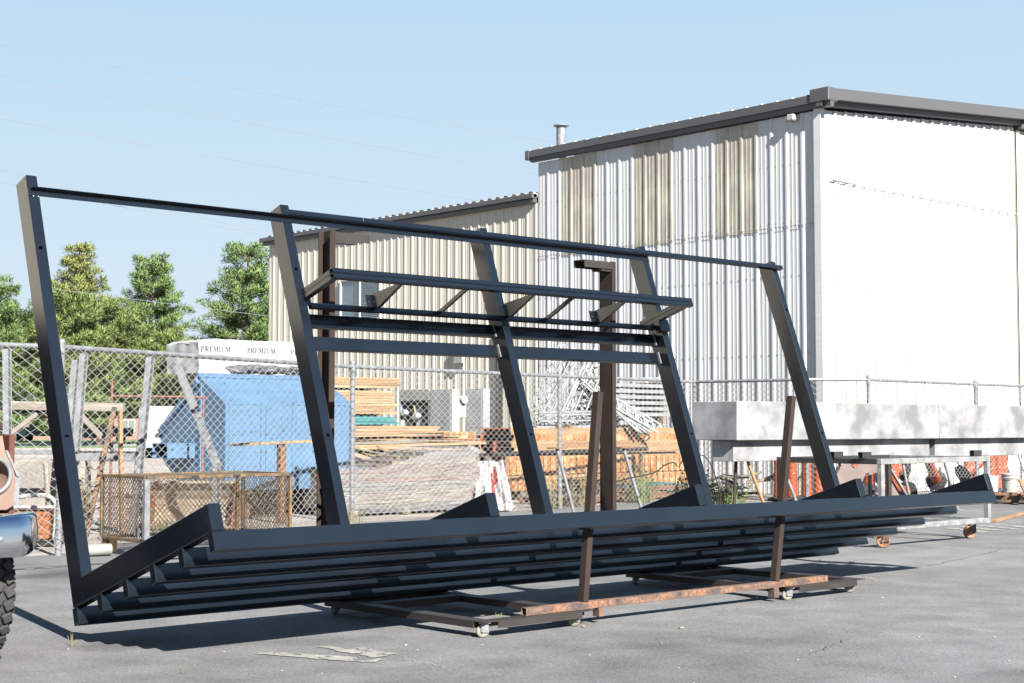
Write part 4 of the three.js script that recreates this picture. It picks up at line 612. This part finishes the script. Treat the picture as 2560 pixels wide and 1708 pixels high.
// ---------- delineator posts, bucket, pallet at the far end ----------
{
  const proto = (label) => { const t = thing('delineator_post', label, 'traffic post', [0, 0, 0], 0, 'orange delineator posts'); part(t, 'base', new THREE.LatheGeometry([[0, 0], [.19, 0], [.19, .03], [.12, .06], [.085, .065]].map(p => new THREE.Vector2(...p)), 8), M.dark); part(t, 'tube', new THREE.LatheGeometry([[.09, .06], [.082, .4], [.09, .42], [.09, .44], [.078, .46], [.072, .9], [.08, .92], [.08, .95], [.05, .98], [.05, 1.02], [0, 1.03]].map(p => new THREE.Vector2(...p)), 18), M.orangePlastic); return t; };
  const first = proto('upright orange delineator post standing behind the fence, under the blocks'); let used = false;
  const put = (x, z, label, tilt = 0, y = 0, turn = 0) => { const o = used ? first.clone() : first; if (used) { o.name = numbered('delineator_post'); scene.add(o); o.userData = { ...first.userData }; } used = true; o.position.set(x, y, z); o.rotation.set(0, turn, tilt); o.userData.label = label; };
  const up = 'upright orange delineator post standing behind the fence, under the blocks';
  for (const [x, z] of [[20.0, -15.6], [20.22, -15.5], [20.5, -15.42], [20.68, -15.3], [21.25, -15.0], [22.0, -15.25], [22.35, -15.0], [22.7, -15.2], [24.9, -15.1], [25.2, -15.15], [25.45, -14.95], [25.95, -15.1], [26.3, -15.2]]) put(x, z, up);
  put(23.7, -15.0, 'orange delineator post lying tilted on the barrel heap', 1.15, .25, .4); put(24.3, -14.85, 'pale pinkish-looking delineator post lying askew across the heap', -1.1, .35, -.3); put(22.4, -14.75, 'orange delineator post lying flat on the ground behind the fence', 1.45, .1, .2); put(23.2, -15.3, 'orange delineator post lying on top of other posts by the gable wall', 1.3, .42, -.5);
  const w = thing('barricade_boards', 'white barricade boards stacked upright against the gable wall', 'barricade', [22.3, 0, -15.75]); for (let i = 0; i < 5; i++) part(w, 'board', cbox(i * .42, i * .42 + .3, 0, 1.0 + .08 * (i % 2), -.04, 0, .004), i % 2 ? mat(.30, .24, .26, .6) : M.whitePlastic);
  const rb = thing('rubber_bases', 'pile of black rubber bases heaped behind the fence under the blocks', 'rubber bases', [21.6, 0, -15.3]); for (let i = 0; i < 8; i++) { const b = part(rb, 'base', new THREE.CylinderGeometry(.2, .23, .07, 8), M.rubber); b.position.set((i % 3) * .22 - .1, .035 + .075 * Math.floor(i / 2.6), (i % 2) * .16); b.rotation.set(0, i, .06 * (i % 3)); }
  // pail
  const cv = document.createElement('canvas'); cv.width = 1024; cv.height = 512; const c = cv.getContext('2d'); c.fillStyle = '#ececea'; c.fillRect(0, 0, 1024, 512); c.fillStyle = '#c03a3a'; c.font = 'bold 66px sans-serif'; for (const o of [60, 560]) { c.fillStyle = '#c0464a'; c.fillRect(o + 4, 110, 120, 18); c.fillRect(o + 4, 140, 84, 16); c.fillRect(o + 4, 380, 130, 20); c.fillRect(o + 4, 412, 90, 16); c.fillStyle = '#44484c'; c.fillText('ZAULA', o, 290); c.fillStyle = '#8a8d90'; c.fillRect(o + 260, 120, 110, 22); c.fillRect(o + 280, 170, 60, 14); c.fillRect(o + 280, 320, 30, 60); }
  const ct = new THREE.CanvasTexture(cv); ct.colorSpace = THREE.SRGBColorSpace;
  const b = thing('pail', 'white plastic pail with red and black lettering, standing by the fence', 'pail', [24.32, 0, -13.92], 2.5); part(b, 'body', new THREE.CylinderGeometry(.155, .135, .36, 28, 1).translate(0, .18, 0), mat(.28, .28, .275, .45, { map: ct })); part(b, 'lid', [new THREE.CylinderGeometry(.165, .165, .025, 28).translate(0, .3735, 0), new THREE.TorusGeometry(.158, .007, 6, 28).rotateX(Math.PI / 2).translate(0, .32, 0), new THREE.TorusGeometry(.157, .006, 6, 28).rotateX(Math.PI / 2).translate(0, .295, 0)], M.whitePlastic);
  const b2 = thing('pail', 'plain white pail half hidden by an orange post beside the lettered pail', 'pail', [23.85, 0, -14.05]); part(b2, 'body', new THREE.CylinderGeometry(.15, .13, .33, 24).translate(0, .165, 0), M.whitePlastic); part(b2, 'lid', new THREE.CylinderGeometry(.16, .16, .025, 24).translate(0, .3435, 0), M.whitePlastic);
  const p = thing('broken_pallet', 'broken brown pallet with a loose board on it, on the asphalt near the pail', 'pallet', [21.75, 0, -12.35], .3); for (let i = 0; i < 3; i++) part(p, 'stringer', cbox(-.05 + i * .34, .05 + i * .34, .022, .13, -.5, .3, .004), M.rust); for (let i = 0; i < 4; i++) part(p, 'deck_board', cbox(-.1, .8, .131, .155, -.5 + i * .22, -.38 + i * .22, .003), M.brownWood); part(p, 'deck_board', cbox(-.1, .85, 0, .0215, .2, .32), M.pine2); part(p, 'loose_board', bar([-.35, .16, .25], [.35, .36, .0], .09, .03, .003), M.pine);
  single('batten', bar([17.4, .02, -10.2], [24.5, .02, -12.6], .07, .035, .003), M.pine2, 'long thin wooden batten lying on the asphalt beyond the cart', 'batten');
  for (let i = 0; i < 3; i++) { const h = thing('scaffold_brace', i ? 'pale sloping steel brace beside the pail, standing behind the fence' : 'grey sloping pipe brace behind the lettered pail', 'brace', [26.2 + i * .55, 0, -15.2], 0, 'braces behind the pail'); part(h, 'shaft', bar([0, 0, 0], [-.5, 1.6, -.3], .06, .04, .003), i ? M.whitePlastic : M.galv); }
}
// ---------- pallets and rubbish low behind the fence ----------
{
  const r = rng(101);
  const pal = (x, z, y, m, label, turn) => { const p = thing('pallet', label, 'pallet', [x, y, z], turn); for (let i = 0; i < 3; i++) part(p, 'stringer', cbox(-.5, .5, .02, .10, -.5 + i * .46, -.42 + i * .46), M.brownWood); for (let i = 0; i < 6; i++) part(p, 'deck_board', cbox(-.5 + i * .175, -.38 + i * .175, .1005, .122, -.5, .5, .002), m); for (const i of [0, 3, 5]) part(p, 'deck_board', cbox(-.5 + i * .175, -.38 + i * .175, 0, .0195, -.5, .5, .002), m); };
  const bl = mat(.02, .09, .18, .7, { map: T.wood });
  pal(18.0, -17.75, .0, M.oldWood, 'grey wooden pallet at the bottom of the pile below the orange steel', .1); pal(18.05, -17.72, .123, bl, 'blue pallet lying in the middle of the pile below the orange steel', -.08); pal(17.95, -17.7, .246, M.pine2, 'light brown pallet on top of the blue pallet below the orange steel', .2); pal(19.25, -17.85, 0, M.pine, 'fresh pale pallet beside the pile below the orange steel', .05); pal(19.2, -17.8, .123, M.teal, 'teal pallet lying on the fresh pale pallet', -.1); pal(16.8, -17.4, 0, M.oldWood, 'weathered pallet lying alone behind the weeds by the fence', .3);
  single('long_pipe', tube([14.6, .80, -16.55], [19.0, .83, -17.6], .035, 12), M.darkSteel, 'dark steel pipe resting along the front of the orange steel', 'pipe'); for (const [x, z] of [[14.9, -16.62], [18.8, -17.55]]) single('pipe_stand', [bar([x, 0, z], [x, .77, z], .05, .05, .003), cbox(x - .1, x + .1, .0, .02, z - .1, z + .1)], M.rust, x < 16 ? 'rusty stand holding the dark pipe near the red steel ends' : 'rusty stand holding the dark pipe near the pallets', 'stand');
  // red and white plastic sheeting
  const g = new THREE.PlaneGeometry(.62, .75, 26, 26), p = g.attributes.position; for (let i = 0; i < p.count; i++) { const x = p.getX(i), y = p.getY(i); p.setZ(i, .09 * nz(x * 9, y * 3, 1) + .05 * nz(x * 22, y * 6, 5)); p.setX(i, x * (.55 + .5 * (.5 - y))); } g.computeVertexNormals(); g.rotateX(-.35); g.translate(0, .36, 0);
  const cv = document.createElement('canvas'); cv.width = cv.height = 256; const c = cv.getContext('2d'); c.fillStyle = '#e6e4e4'; c.fillRect(0, 0, 256, 256); c.fillStyle = '#c8403c'; c.fillRect(120, 60, 30, 196); c.fillRect(150, 30, 22, 90); c.fillStyle = '#8d8f94'; c.fillRect(190, 100, 14, 156); c.fillRect(60, 120, 10, 136); const ct = new THREE.CanvasTexture(cv); ct.colorSpace = THREE.SRGBColorSpace;
  const s = single('plastic_sheeting', g, mat(.28, .28, .28, .5, { map: ct }), 'crumpled white and red plastic sheeting bunched by the fence', 'sheeting'); s.position.set(14.5, 0, -16.45); s.rotation.y = -.5;
  // driftwood heap
  const t = thing('scrap_heap', 'heap of scrap wood and twisted metal under the grey block, behind the fence', 'scrap', [20.2, 0, -16.75]); for (let i = 0; i < 26; i++) { const a = r() * 6.3, x = (r() - .5) * 1.3, z = (r() - .5) * .5, y = .02 + r() * .35; part(t, 'scrap_piece', bar([x, y, z], [x + Math.cos(a) * (.2 + .4 * r()), Math.max(.02, y + (r() - .5) * .25), z + Math.sin(a) * .3], .05 + .06 * r(), .03 + .03 * r()), [M.oldWood, M.greyWood, M.dark, M.galv][i % 4]); }
}
// ---------- left-hand rack, barrier and oddments behind the fence ----------
{
  const t = thing('timber_rack', 'weathered rack of slanting galvanised angles, grey beams and rusty legs behind the fence', 'rack', [7.2, 0, -16.4]);
  const O = [7.2, 0, -16.4], l = a => [a[0] - O[0], a[1] - O[1], a[2] - O[2]];
  const ang = (a, b, m = M.galv) => part(t, 'angle_post', [bar(l(a), l(b), .075, .012), bar(l(a), l(b), .012, .07).translate(.035, 0, .03)], m);
  ang([7.24, 0, -16.38], [7.2, 2.07, -16.41]); ang([7.74, 0, -15.92], [7.84, 2.02, -15.83]); ang([7.66, 0, -15.99], [7.78, 1.95, -15.9]); ang([8.26, 0, -15.45], [8.39, 1.98, -15.33]); ang([8.72, 1.9, -15.35], [9.05, .75, -15.0]); ang([9.05, 0, -15.0], [9.05, .75, -15.0]);
  part(t, 'beam', bar(l([6.5, 1.46, -17.4]), l([8.34, 1.42, -15.79]), .12, .10, .008), M.oldWoodPale ??= mat(.17, .15, .13, .85, { map: T.wood })); part(t, 'beam', bar(l([6.4, .92, -17.1]), l([7.64, .92, -15.99]), .07, .05, .005), M.galv); part(t, 'beam', bar(l([7.7, .865, -15.92]), l([8.27, .855, -15.4]), .09, .08, .005), M.galv); part(t, 'beam', bar(l([7.7, .925, -15.92]), l([8.3, .915, -15.37]), .1, .025, .003), M.dark);
  part(t, 'brace', bar(l([7.25, 1.03, -16.63]), l([7.56, 1.35, -16.36]), .03, .05, .004), M.oldWoodPale); part(t, 'brace', bar(l([7.94, 1.32, -16.03]), l([8.27, .87, -15.73]), .03, .06, .004), M.oldWoodPale); part(t, 'brace', bar(l([7.6, .80, -15.9]), l([8.0, .35, -15.55]), .03, .05, .004), M.oldWoodPale);
  part(t, 'rusty_leg', bar(l([7.80, 0, -15.6]), l([8.02, 1.42, -15.4]), .05, .05, .004), M.rust); part(t, 'rusty_leg', bar(l([8.1, 0, -15.35]), l([8.07, 1.38, -15.37]), .04, .05, .004), M.pine2); part(t, 'rusty_leg', bar(l([7.5, 0, -15.85]), l([7.46, .8, -15.9]), .05, .04, .004), M.oldWoodPale);
  const rp = thing('red_gate_frame', 'thin red oxide pipe frame standing behind the timber rack', 'gate frame', [9.04, 0, -17.44]); part(rp, 'post', tube([0, 0, 0], [0, 1.79, 0], .017, 10), M.rustRed ??= mat(.12, .045, .03, .7)); part(rp, 'post', tube([1.3, 0, 0], [1.3, 1.62, 0], .017, 10), M.rustRed); part(rp, 'rail', tube([0, 1.585, 0], [1.32, 1.585, 0], .015, 10), M.rustRed);
  const cb = thing('concrete_barrier', 'pale low concrete wall block with a steel strap, behind the timber rack', 'concrete block', [7.0, 0, -17.4], -.735); part(cb, 'block', cbox(-1.6, 1.55, 0, .82, -.3, 0, .02), M.concrete); part(cb, 'strap', cbox(.28, .37, .2, .64, .0005, .012, .003), M.oldWoodPale); part(cb, 'strap_slot', cbox(.28, .37, .52, .64, .0125, .02, .002), M.dark);
  const m = thing('orange_machine', 'small orange machine box inside a white tubular guard by the fence', 'machine', [6.75, 0, -14.75], -.735); part(m, 'panel', cbox(-.24, .2, .06, .36, -.35, 0, .015), mat(.2, .07, .025, .6, { map: T.dust })); part(m, 'plinth', cbox(-.3, .26, 0, .0595, -.4, .02, .005), M.dark); part(m, 'guard', path([[-.28, .06, .03], [-.28, .33, .03], [-.2, .46, .03], [-.05, .5, .03], [.2, .5, .03], [.27, .44, .03], [.27, .06, .03]], .022, 50, 8), M.whitePlastic); part(m, 'guard', tube([-.27, .39, .03], [.27, .39, .03], .018, 8), M.whitePlastic); part(m, 'stay', bar([.3, 0, .06], [.36, .5, .06], .05, .05, .004), M.galv);
  single('ground_pipe', [tube([6.72, .06, -13.02], [7.0, .06, -12.98], .055, 18)], mat(.16, .175, .16, .6, { map: T.dust }), 'short pale green pipe lying on the ground beside the mesh cage', 'pipe').position.set(-.2, 0, -.12);
  const lb = thing('loader_bucket', 'beige loader bucket with orange end plates behind the mesh cage', 'bucket', [9.15, 0, -15.75], -.735); const prof = [[0, .02], [.25, 0], [.45, .04], [.55, .18], [.55, .34], [.46, .5], [.34, .56], [.33, .53], [.43, .47], [.515, .33], [.515, .2], [.43, .075], [.25, .035], [0, .04]]; part(lb, 'shell', ext(prof.map(([z, y]) => [z, y]), 1.0).rotateY(Math.PI / 2).translate(-.5, 0, 0), mat(.2, .155, .115, .7, { map: T.dust })); for (const x of [-.515, .501]) part(lb, 'end_plate', ext([[0, .0], [.25, -.0], [.46, .03], [.56, .18], [.56, .36], [.46, .52], [.33, .57], [.2, .4]].map(([z, y]) => [z, y + .002]), .014).rotateY(Math.PI / 2).translate(x, 0, 0), mat(.2, .055, .02, .6, { map: T.dust }));
}
// ---------- trees ----------
const leafMats = { yellow: mat(.155, .175, .048, .8), green: mat(.098, .155, .045, .8), deep: mat(.055, .098, .03, .8), olive: mat(.112, .152, .042, .8), brown: mat(.2, .08, .03, .85) };
function foliage(puffs, r, bl, bw, per) { // radiating needle blades round puff centres
  const pos = new Float32Array(puffs.length * per * 9), nor = new Float32Array(puffs.length * per * 9); let o = 0;
  for (const [c, R] of puffs) for (let i = 0; i < per; i++) {
    const d = V3(r() - .5, (r() - .3) * .75, r() - .5).normalize(), s = V3(r() - .5, r() - .5, r() - .5).cross(d).normalize(); const a = c.clone().addScaledVector(d, R * (.25 + .55 * r())), L = bl * (.6 + .8 * r()), w = bw * (.6 + .8 * r());
    const e = a.clone().addScaledVector(d, L); e.y += L * .25; const P = [a.clone().addScaledVector(s, w), a.clone().addScaledVector(s, -w), e]; const N = d.clone().multiplyScalar(.8).add(V3(0, .35, 0)).addScaledVector(P[1].clone().sub(P[0]).cross(e.clone().sub(a)).normalize(), .5).normalize();
    for (const p of P) { pos[o] = p.x; pos[o + 1] = p.y; pos[o + 2] = p.z; nor[o] = N.x; nor[o + 1] = N.y; nor[o + 2] = N.z; o += 3; }
  }
  const g = new THREE.BufferGeometry(); g.setAttribute('position', new THREE.BufferAttribute(pos, 3)); g.setAttribute('normal', new THREE.BufferAttribute(nor, 3)); g.setAttribute('uv', new THREE.BufferAttribute(new Float32Array(pos.length / 3 * 2), 2)); return g;
}
function pine(name, label, x, z, h, R, seed, m, o = {}) {
  const { from = .22, dens = 1, pow = .75, group = 'pine trees beyond the yard', round = 0, lean = 0 } = o; const r = rng(seed), t = thing(name, label, 'tree', [x, 0, z], 0, group);
  const tr = path([[0, 0, 0], [lean * .3 + .1 * r(), h * .3, .1 * r()], [lean * .6, h * .62, -.1], [lean, h * .97, 0]], 1, 14, 7), p = tr.attributes.position; // taper
  const axis = y => V3(lean * y / h, y, 0); for (let i = 0; i < p.count; i++) { const y = Math.max(0, p.getY(i)), rad = h * .021 * (1 - .92 * y / h) + .03; const a = axis(y); const dx = p.getX(i) - a.x, dz = p.getZ(i); const k = Math.hypot(dx, dz) || 1; p.setXYZ(i, a.x + dx / k * rad, Math.min(h, Math.max(0, p.getY(i))), dz / k * rad); } tr.computeVertexNormals();
  part(t, 'trunk', tr, M.bark);
  const limbs = [], puffs = [[axis(h * .96), .3], [axis(h * .91), .45]], tiers = Math.round(h * (o.tiers ?? 1.7));
  for (let i = 0; i < tiers; i++) {
    const f = from + (1 - from) * Math.pow((i + .5 * r()) / tiers, .95); if (f > .96) continue; const y = h * f; const q = (f - from) / (1 - from);
    const env = round ? Math.sqrt(Math.max(0, 1 - Math.pow((q - .38) / .66, 2))) : Math.pow(1 - q, pow) * (.72 + .28 * Math.min(1, q / .12)) + .08; const n = 4 + Math.floor(r() * 2.4);
    for (let k = 0; k < n; k++) {
      if (r() < .12) continue; const a = (k / n + r() * .25 + i * .37) * 6.283, L = R * env * (.62 + .5 * r()), up = .12 + .32 * q + .15 * r(); const A = axis(y), B = A.clone().add(V3(Math.cos(a) * L, L * up, Math.sin(a) * L)); limbs.push(tube(A, B, .05 * (1 - q) + .025, 4, .012));
      const m2 = Math.max(1, Math.round(L / .5 * dens)); for (let s = 0; s < m2; s++) { const u = 1 - .74 * s / m2 - .08 * r(); const c = A.clone().lerp(B, u); c.x += (r() - .5) * .5; c.z += (r() - .5) * .5; c.y += r() * .2; puffs.push([c, .34 + .26 * r()]); if (r() < .75) { const c2 = c.clone(); c2.x += Math.sin(a) * (r() - .5) * 1.1; c2.z -= Math.cos(a) * (r() - .5) * 1.1; puffs.push([c2, .3 + .2 * r()]); } }
    }
  }
  part(t, 'limbs', limbs, M.bark, 'stuff');
  part(t, 'crown', foliage(puffs, r, .2, .022, o.per ?? 90), m, 'stuff');
}
pine('pine_tree', 'tall yellowish green pine rising behind the frame post by the truck', 51.4, -104.5, 14.9, 3.9, 11, leafMats.yellow, { from: .2, pow: .8 });
pine('pine_tree', 'round-topped green pine standing alone between two taller ones', 54.4, -99.2, 13.4, 4.0, 12, leafMats.green, { from: .2, pow: .62, dens: 1.1 });
pine('pine_tree', 'broad green pine against the end of the cream building', 56.9, -90.2, 13.9, 4.1, 13, leafMats.green, { from: .2, pow: .6, dens: 1.1 });
pine('pine_tree', 'pointed green pine growing past the low bushy pine behind the truck', 39.6, -92.2, 10.8, 3.4, 14, leafMats.green, { from: .1 });
pine('pine_tree', 'low bushy dense pine behind the truck and rack', 43.6, -90.5, 8.8, 3.6, 15, leafMats.olive, { from: .08, round: 1, dens: 1.5 });
pine('pine_tree', 'bushy olive pine behind the frame post by the truck', 47.6, -93.5, 8.6, 3.7, 16, leafMats.olive, { from: .16, round: 1, dens: 1.5 });
pine('pine_tree', 'bushy dark pine filling the gap below the yellowish pine', 51.6, -95.2, 7.6, 3.4, 17, leafMats.olive, { from: .3, round: 1, dens: 1.2 });
pine('pine_tree', 'short green pine behind the white wrapped lumber', 60.2, -97.0, 8.7, 3.6, 18, leafMats.green, { from: .2, round: 1 });
pine('pine_tree', 'spreading pine with a pale thick trunk beside the parked van', 49.2, -110.4, 9.6, 4.2, 19, leafMats.deep, { from: .42, round: 1 });
pine('pine_tree', 'tall dark pine beyond the truck cab', 34.6, -90, 11.4, 3.6, 20, leafMats.deep, { from: .1 });
for (let i = 0; i < 9; i++) { const l = -62 + i * 7.2, Z = 176 + (i % 3) * 7; pine('street_tree', 'distant dark round tree beyond the brick house', Math.cos(YAW) * Z + Math.sin(YAW) * l, -Math.sin(YAW) * Z + Math.cos(YAW) * l, 7 + (i * 37 % 5), 4.6, 40 + i, i % 2 ? leafMats.deep : leafMats.green, { from: .12, round: 1, dens: .7, per: 40, group: 'distant trees beyond the house' }); }
pine('brown_shrub', 'rust-brown shrub in front of the brick house', 58.4, -115.9, 2.6, 1.5, 60, leafMats.brown, { from: .08, round: 1, dens: 1.3, group: undefined });

// ---------- far street: house and vehicles ----------
const FACE = -(Math.PI / 2 - YAW);
{
  const h = thing('brick_house', 'low pinkish brick house with grey roof across the far street', 'house', [65.87, 0, -129.2], FACE);
  part(h, 'wall', cbox(-9, 16, 0, 2.58, -8, 0, .02), M.brick);
  part(h, 'roof', ext([[.6, 2.5], [.6, 2.6], [-4, 3.7], [-8.6, 2.6], [-8.6, 2.5]], 26).rotateY(Math.PI / 2).translate(-9.5, 0, 0).applyMatrix4(new THREE.Matrix4().makeScale(1, 1, -1)), M.roofGrey);
  for (const x of [2.0, 8.5, -5]) { const w = part(h, 'window', [cbox(x - .1, x + 1.2, .75, .85, .0, .06), cbox(x - .1, x + 1.2, 1.77, 1.87, .0, .06), cbox(x - .1, x, .85, 1.77, 0, .06), cbox(x + 1.1, x + 1.2, .85, 1.77, 0, .06), cbox(x + .52, x + .58, .85, 1.77, 0, .05)], M.whitePlastic); part(w, 'pane', cbox(x, x + 1.1, .85, 1.77, .005, .02), phys(.12, .14, .12, .1)); }
  part(h, 'fascia', cbox(-9.5, 16.5, 2.42, 2.55, .5, .58), M.trimDark);
}
function vehicle(name, label, x, z, turn, prof, glass, m, W = 1.8) {
  const t = thing(name, label, 'vehicle', [x, 0, z], turn); part(t, 'body', ext(prof, W, .06).translate(0, 0, -W / 2), m); for (const g of glass) for (const s of [-1, 1]) part(t, 'window', ext(g, .02).translate(0, 0, s * (W / 2 + .004) - .01), M.glass);
  const xs = prof.map(p => p[0]), a = Math.min(...xs), b = Math.max(...xs); for (const wx of [a + .85, b - .95]) for (const s of [-1, 1]) { const w = part(t, 'wheel', tube([wx, .34, s * (W / 2 - .2)], [wx, .34, s * (W / 2 + .02)], .34, 18), M.rubber); part(w, 'rim', tube([wx, .34, s * (W / 2)], [wx, .34, s * (W / 2 + .03)], .2, 14), M.galv); } part(t, 'lamp', cbox(b - .02, b + .03, .75, .92, -W / 2 + .05, -W / 2 + .35), M.whitePlastic); part(t, 'lamp', cbox(a - .03, a + .02, .75, .92, W / 2 - .35, W / 2 - .05), mat(.4, .02, .02, .4));
}
const vanP = [[-2.4, .4], [2.3, .4], [2.4, .9], [1.75, 1.25], [1.1, 1.95], [-2.3, 2.0], [-2.4, 1.8]], vanG = [[[.2, 1.2], [1.45, 1.2], [1.0, 1.75], [.2, 1.75]], [[-1.9, 1.25], [-.1, 1.25], [-.1, 1.75], [-1.9, 1.75]]];
const pickP = [[-2.6, .45], [2.5, .45], [2.6, .95], [2.5, 1.1], [1.2, 1.2], [.6, 1.75], [-.6, 1.78], [-.85, 1.2], [-2.6, 1.15]], pickG = [[[-.5, 1.2], [.95, 1.2], [.55, 1.65], [-.5, 1.68]]];
vehicle('parked_van', 'white van parked under the trees across the far street', 52.7, -121, FACE + .1, vanP, vanG, mat(.3, .3, .3, .35));
vehicle('parked_truck', 'black pickup truck parked beside the pale tree trunk', 55.4, -118.6, FACE - .2, pickP, pickG, mat(.02, .02, .022, .3));
vehicle('parked_truck', 'grey pickup truck parked before the brick house', 56.6, -111.2, FACE + .3, pickP, pickG, mat(.09, .1, .11, .3));
vehicle('parked_van', 'white van with rounded nose parked behind the blue dumpster', 31.2, -53.6, FACE + 1.25, vanP, vanG, mat(.28, .28, .28, .35));
// ---------- overhead wires and their poles ----------
{
  const W = [[[25.09, 16.39, -58.21], [41.02, 12.47, -43.8]], [[25.11, 15.13, -58.19], [41.02, 11.08, -43.8]], [[25.13, 13.39, -58.17], [41.0, 9.65, -43.8]], [[25.16, 11.42, -58.15], [41, 6.4, -43.8]], [[25.16, 10.87, -58.15], [41, 6.6, -43.8]], [[25.2, 6.85, -58.1], [41, 4.2, -43.8]]];
  const A = [], B = [];
  W.forEach(([a, b], i) => { const p = v(a), d = v(b).sub(p), s = p.clone().addScaledVector(d, -.6), e = p.clone().addScaledVector(d, 1.3), off = (i % 3 - 1) * .5; s.x += off; e.x += off; A.push(s); B.push(e); const pts = []; for (let k = 0; k <= 10; k++) { const u = k / 10, q = s.clone().lerp(e, u); q.y -= 2.0 * u * (1 - u) * .5 - .27; pts.push(q); } pts[0] = s; pts[10] = e; single('overhead_wire', path(pts, .0085, 40, 4), M.galvBright, 'thin overhead wire sloping across the sky towards the buildings', 'wire', 'overhead wires'); });
  [[A, 'wooden utility pole holding the high wire ends, clear of the buildings'], [B, 'wooden utility pole behind the cream building holding the low wire ends']].forEach(([E, label]) => { const c = E[0].clone(); c.x = E[1].x; const top = Math.max(...E.map(p => p.y)) + .5; const t = thing('utility_pole', label, 'pole', [c.x, 0, c.z]); part(t, 'shaft', tube([0, 0, 0], [0, top, 0], .17, 12, .11), M.bark); for (const p of E) part(t, 'crossarm', bar([p.x - c.x - .3, p.y - .1, p.z - c.z], [.15, p.y - .1, 0], .1, .1), M.bark); });
}
// ---------- weeds ----------
{
  const weed = (x, z, h, n, m, label, spread = .16) => { const r = rng(Math.round(x * 97 + z * 31)), g = []; const pos = []; for (let i = 0; i < n; i++) { const a = r() * 6.28, d = r() * spread, b = V3(Math.cos(a) * d, 0, Math.sin(a) * d), L = h * (.5 + .6 * r()), e = b.clone().add(V3(Math.cos(a) * L * .35 * r(), L, Math.sin(a) * L * .35 * r())), w = V3(Math.sin(a), 0, -Math.cos(a)).multiplyScalar(Math.min(.004, h * .02) * (.7 + .8 * r())), mid = b.clone().lerp(e, .55).add(V3(0, L * .08, 0)); for (const p of [b.clone().add(w), b.clone().sub(w), mid.clone().add(w), b.clone().sub(w), mid.clone().sub(w), mid.clone().add(w), mid.clone().add(w), mid.clone().sub(w), e]) pos.push(p.x, p.y, p.z); const k = Math.floor(r() * 5); for (let j = 0; j < k; j++) { const c = b.clone().lerp(e, .3 + .7 * r()), q = r() * 6.28, s = h * (.02 + .035 * r()); const f = V3(Math.cos(q), .4, Math.sin(q)).multiplyScalar(s * 2), sd = V3(Math.sin(q), 0, -Math.cos(q)).multiplyScalar(s * .6); for (const p of [c, c.clone().add(f).add(sd), c.clone().addScaledVector(f, 2), c, c.clone().addScaledVector(f, 2), c.clone().add(f).sub(sd)]) pos.push(p.x, p.y, p.z); } }
    const G = new THREE.BufferGeometry(); G.setAttribute('position', new THREE.Float32BufferAttribute(pos, 3)); G.computeVertexNormals(); const t = single('weed_clump', G, m, label, 'weeds', 'weeds along the fence'); t.position.set(x, .001, z); };
  const gw = mat(.085, .115, .03, .8), dry = mat(.14, .12, .06, .85);
  weed(15.3, -12.75, .55, 120, gw, 'leafy green weed growing under the stained grey block', .22); weed(15.6, -13.6, .6, 90, gw, 'green weed behind the prop under the grey block', .22); weed(16.4, -16.55, .6, 80, dry, 'tall dry grass by the fence below the orange steel', .45); weed(15.6, -16.35, .45, 70, dry, 'dry grass tuft at the fence post by the red steel ends', .35); weed(17.9, -16.75, .6, 110, gw, 'green and dry weeds at the fence before the pallets', .4); weed(10.9, -15.15, .25, 90, dry, 'short dry grass at the fence beside the wrapped pallet', .35); weed(8.0, -14.2, .25, 60, gw, 'short weeds at the fence behind the mesh cage', .3); weed(7.72, -15.55, .75, 50, dry, 'straw caught round the rusty rack leg', .06);
  weed(3.86, -7.86, .08, 9, dry, 'tiny dry sprig growing at the foot of the frame', .03); weed(3.83, -6.62, .035, 14, gw, 'tiny green sprig in the asphalt in the shadow of the frame', .02); weed(6.28, -7.05, .06, 20, gw, 'small sprig growing in the asphalt beside the rusty dolly', .05);
}
renderer.render(scene, camera);
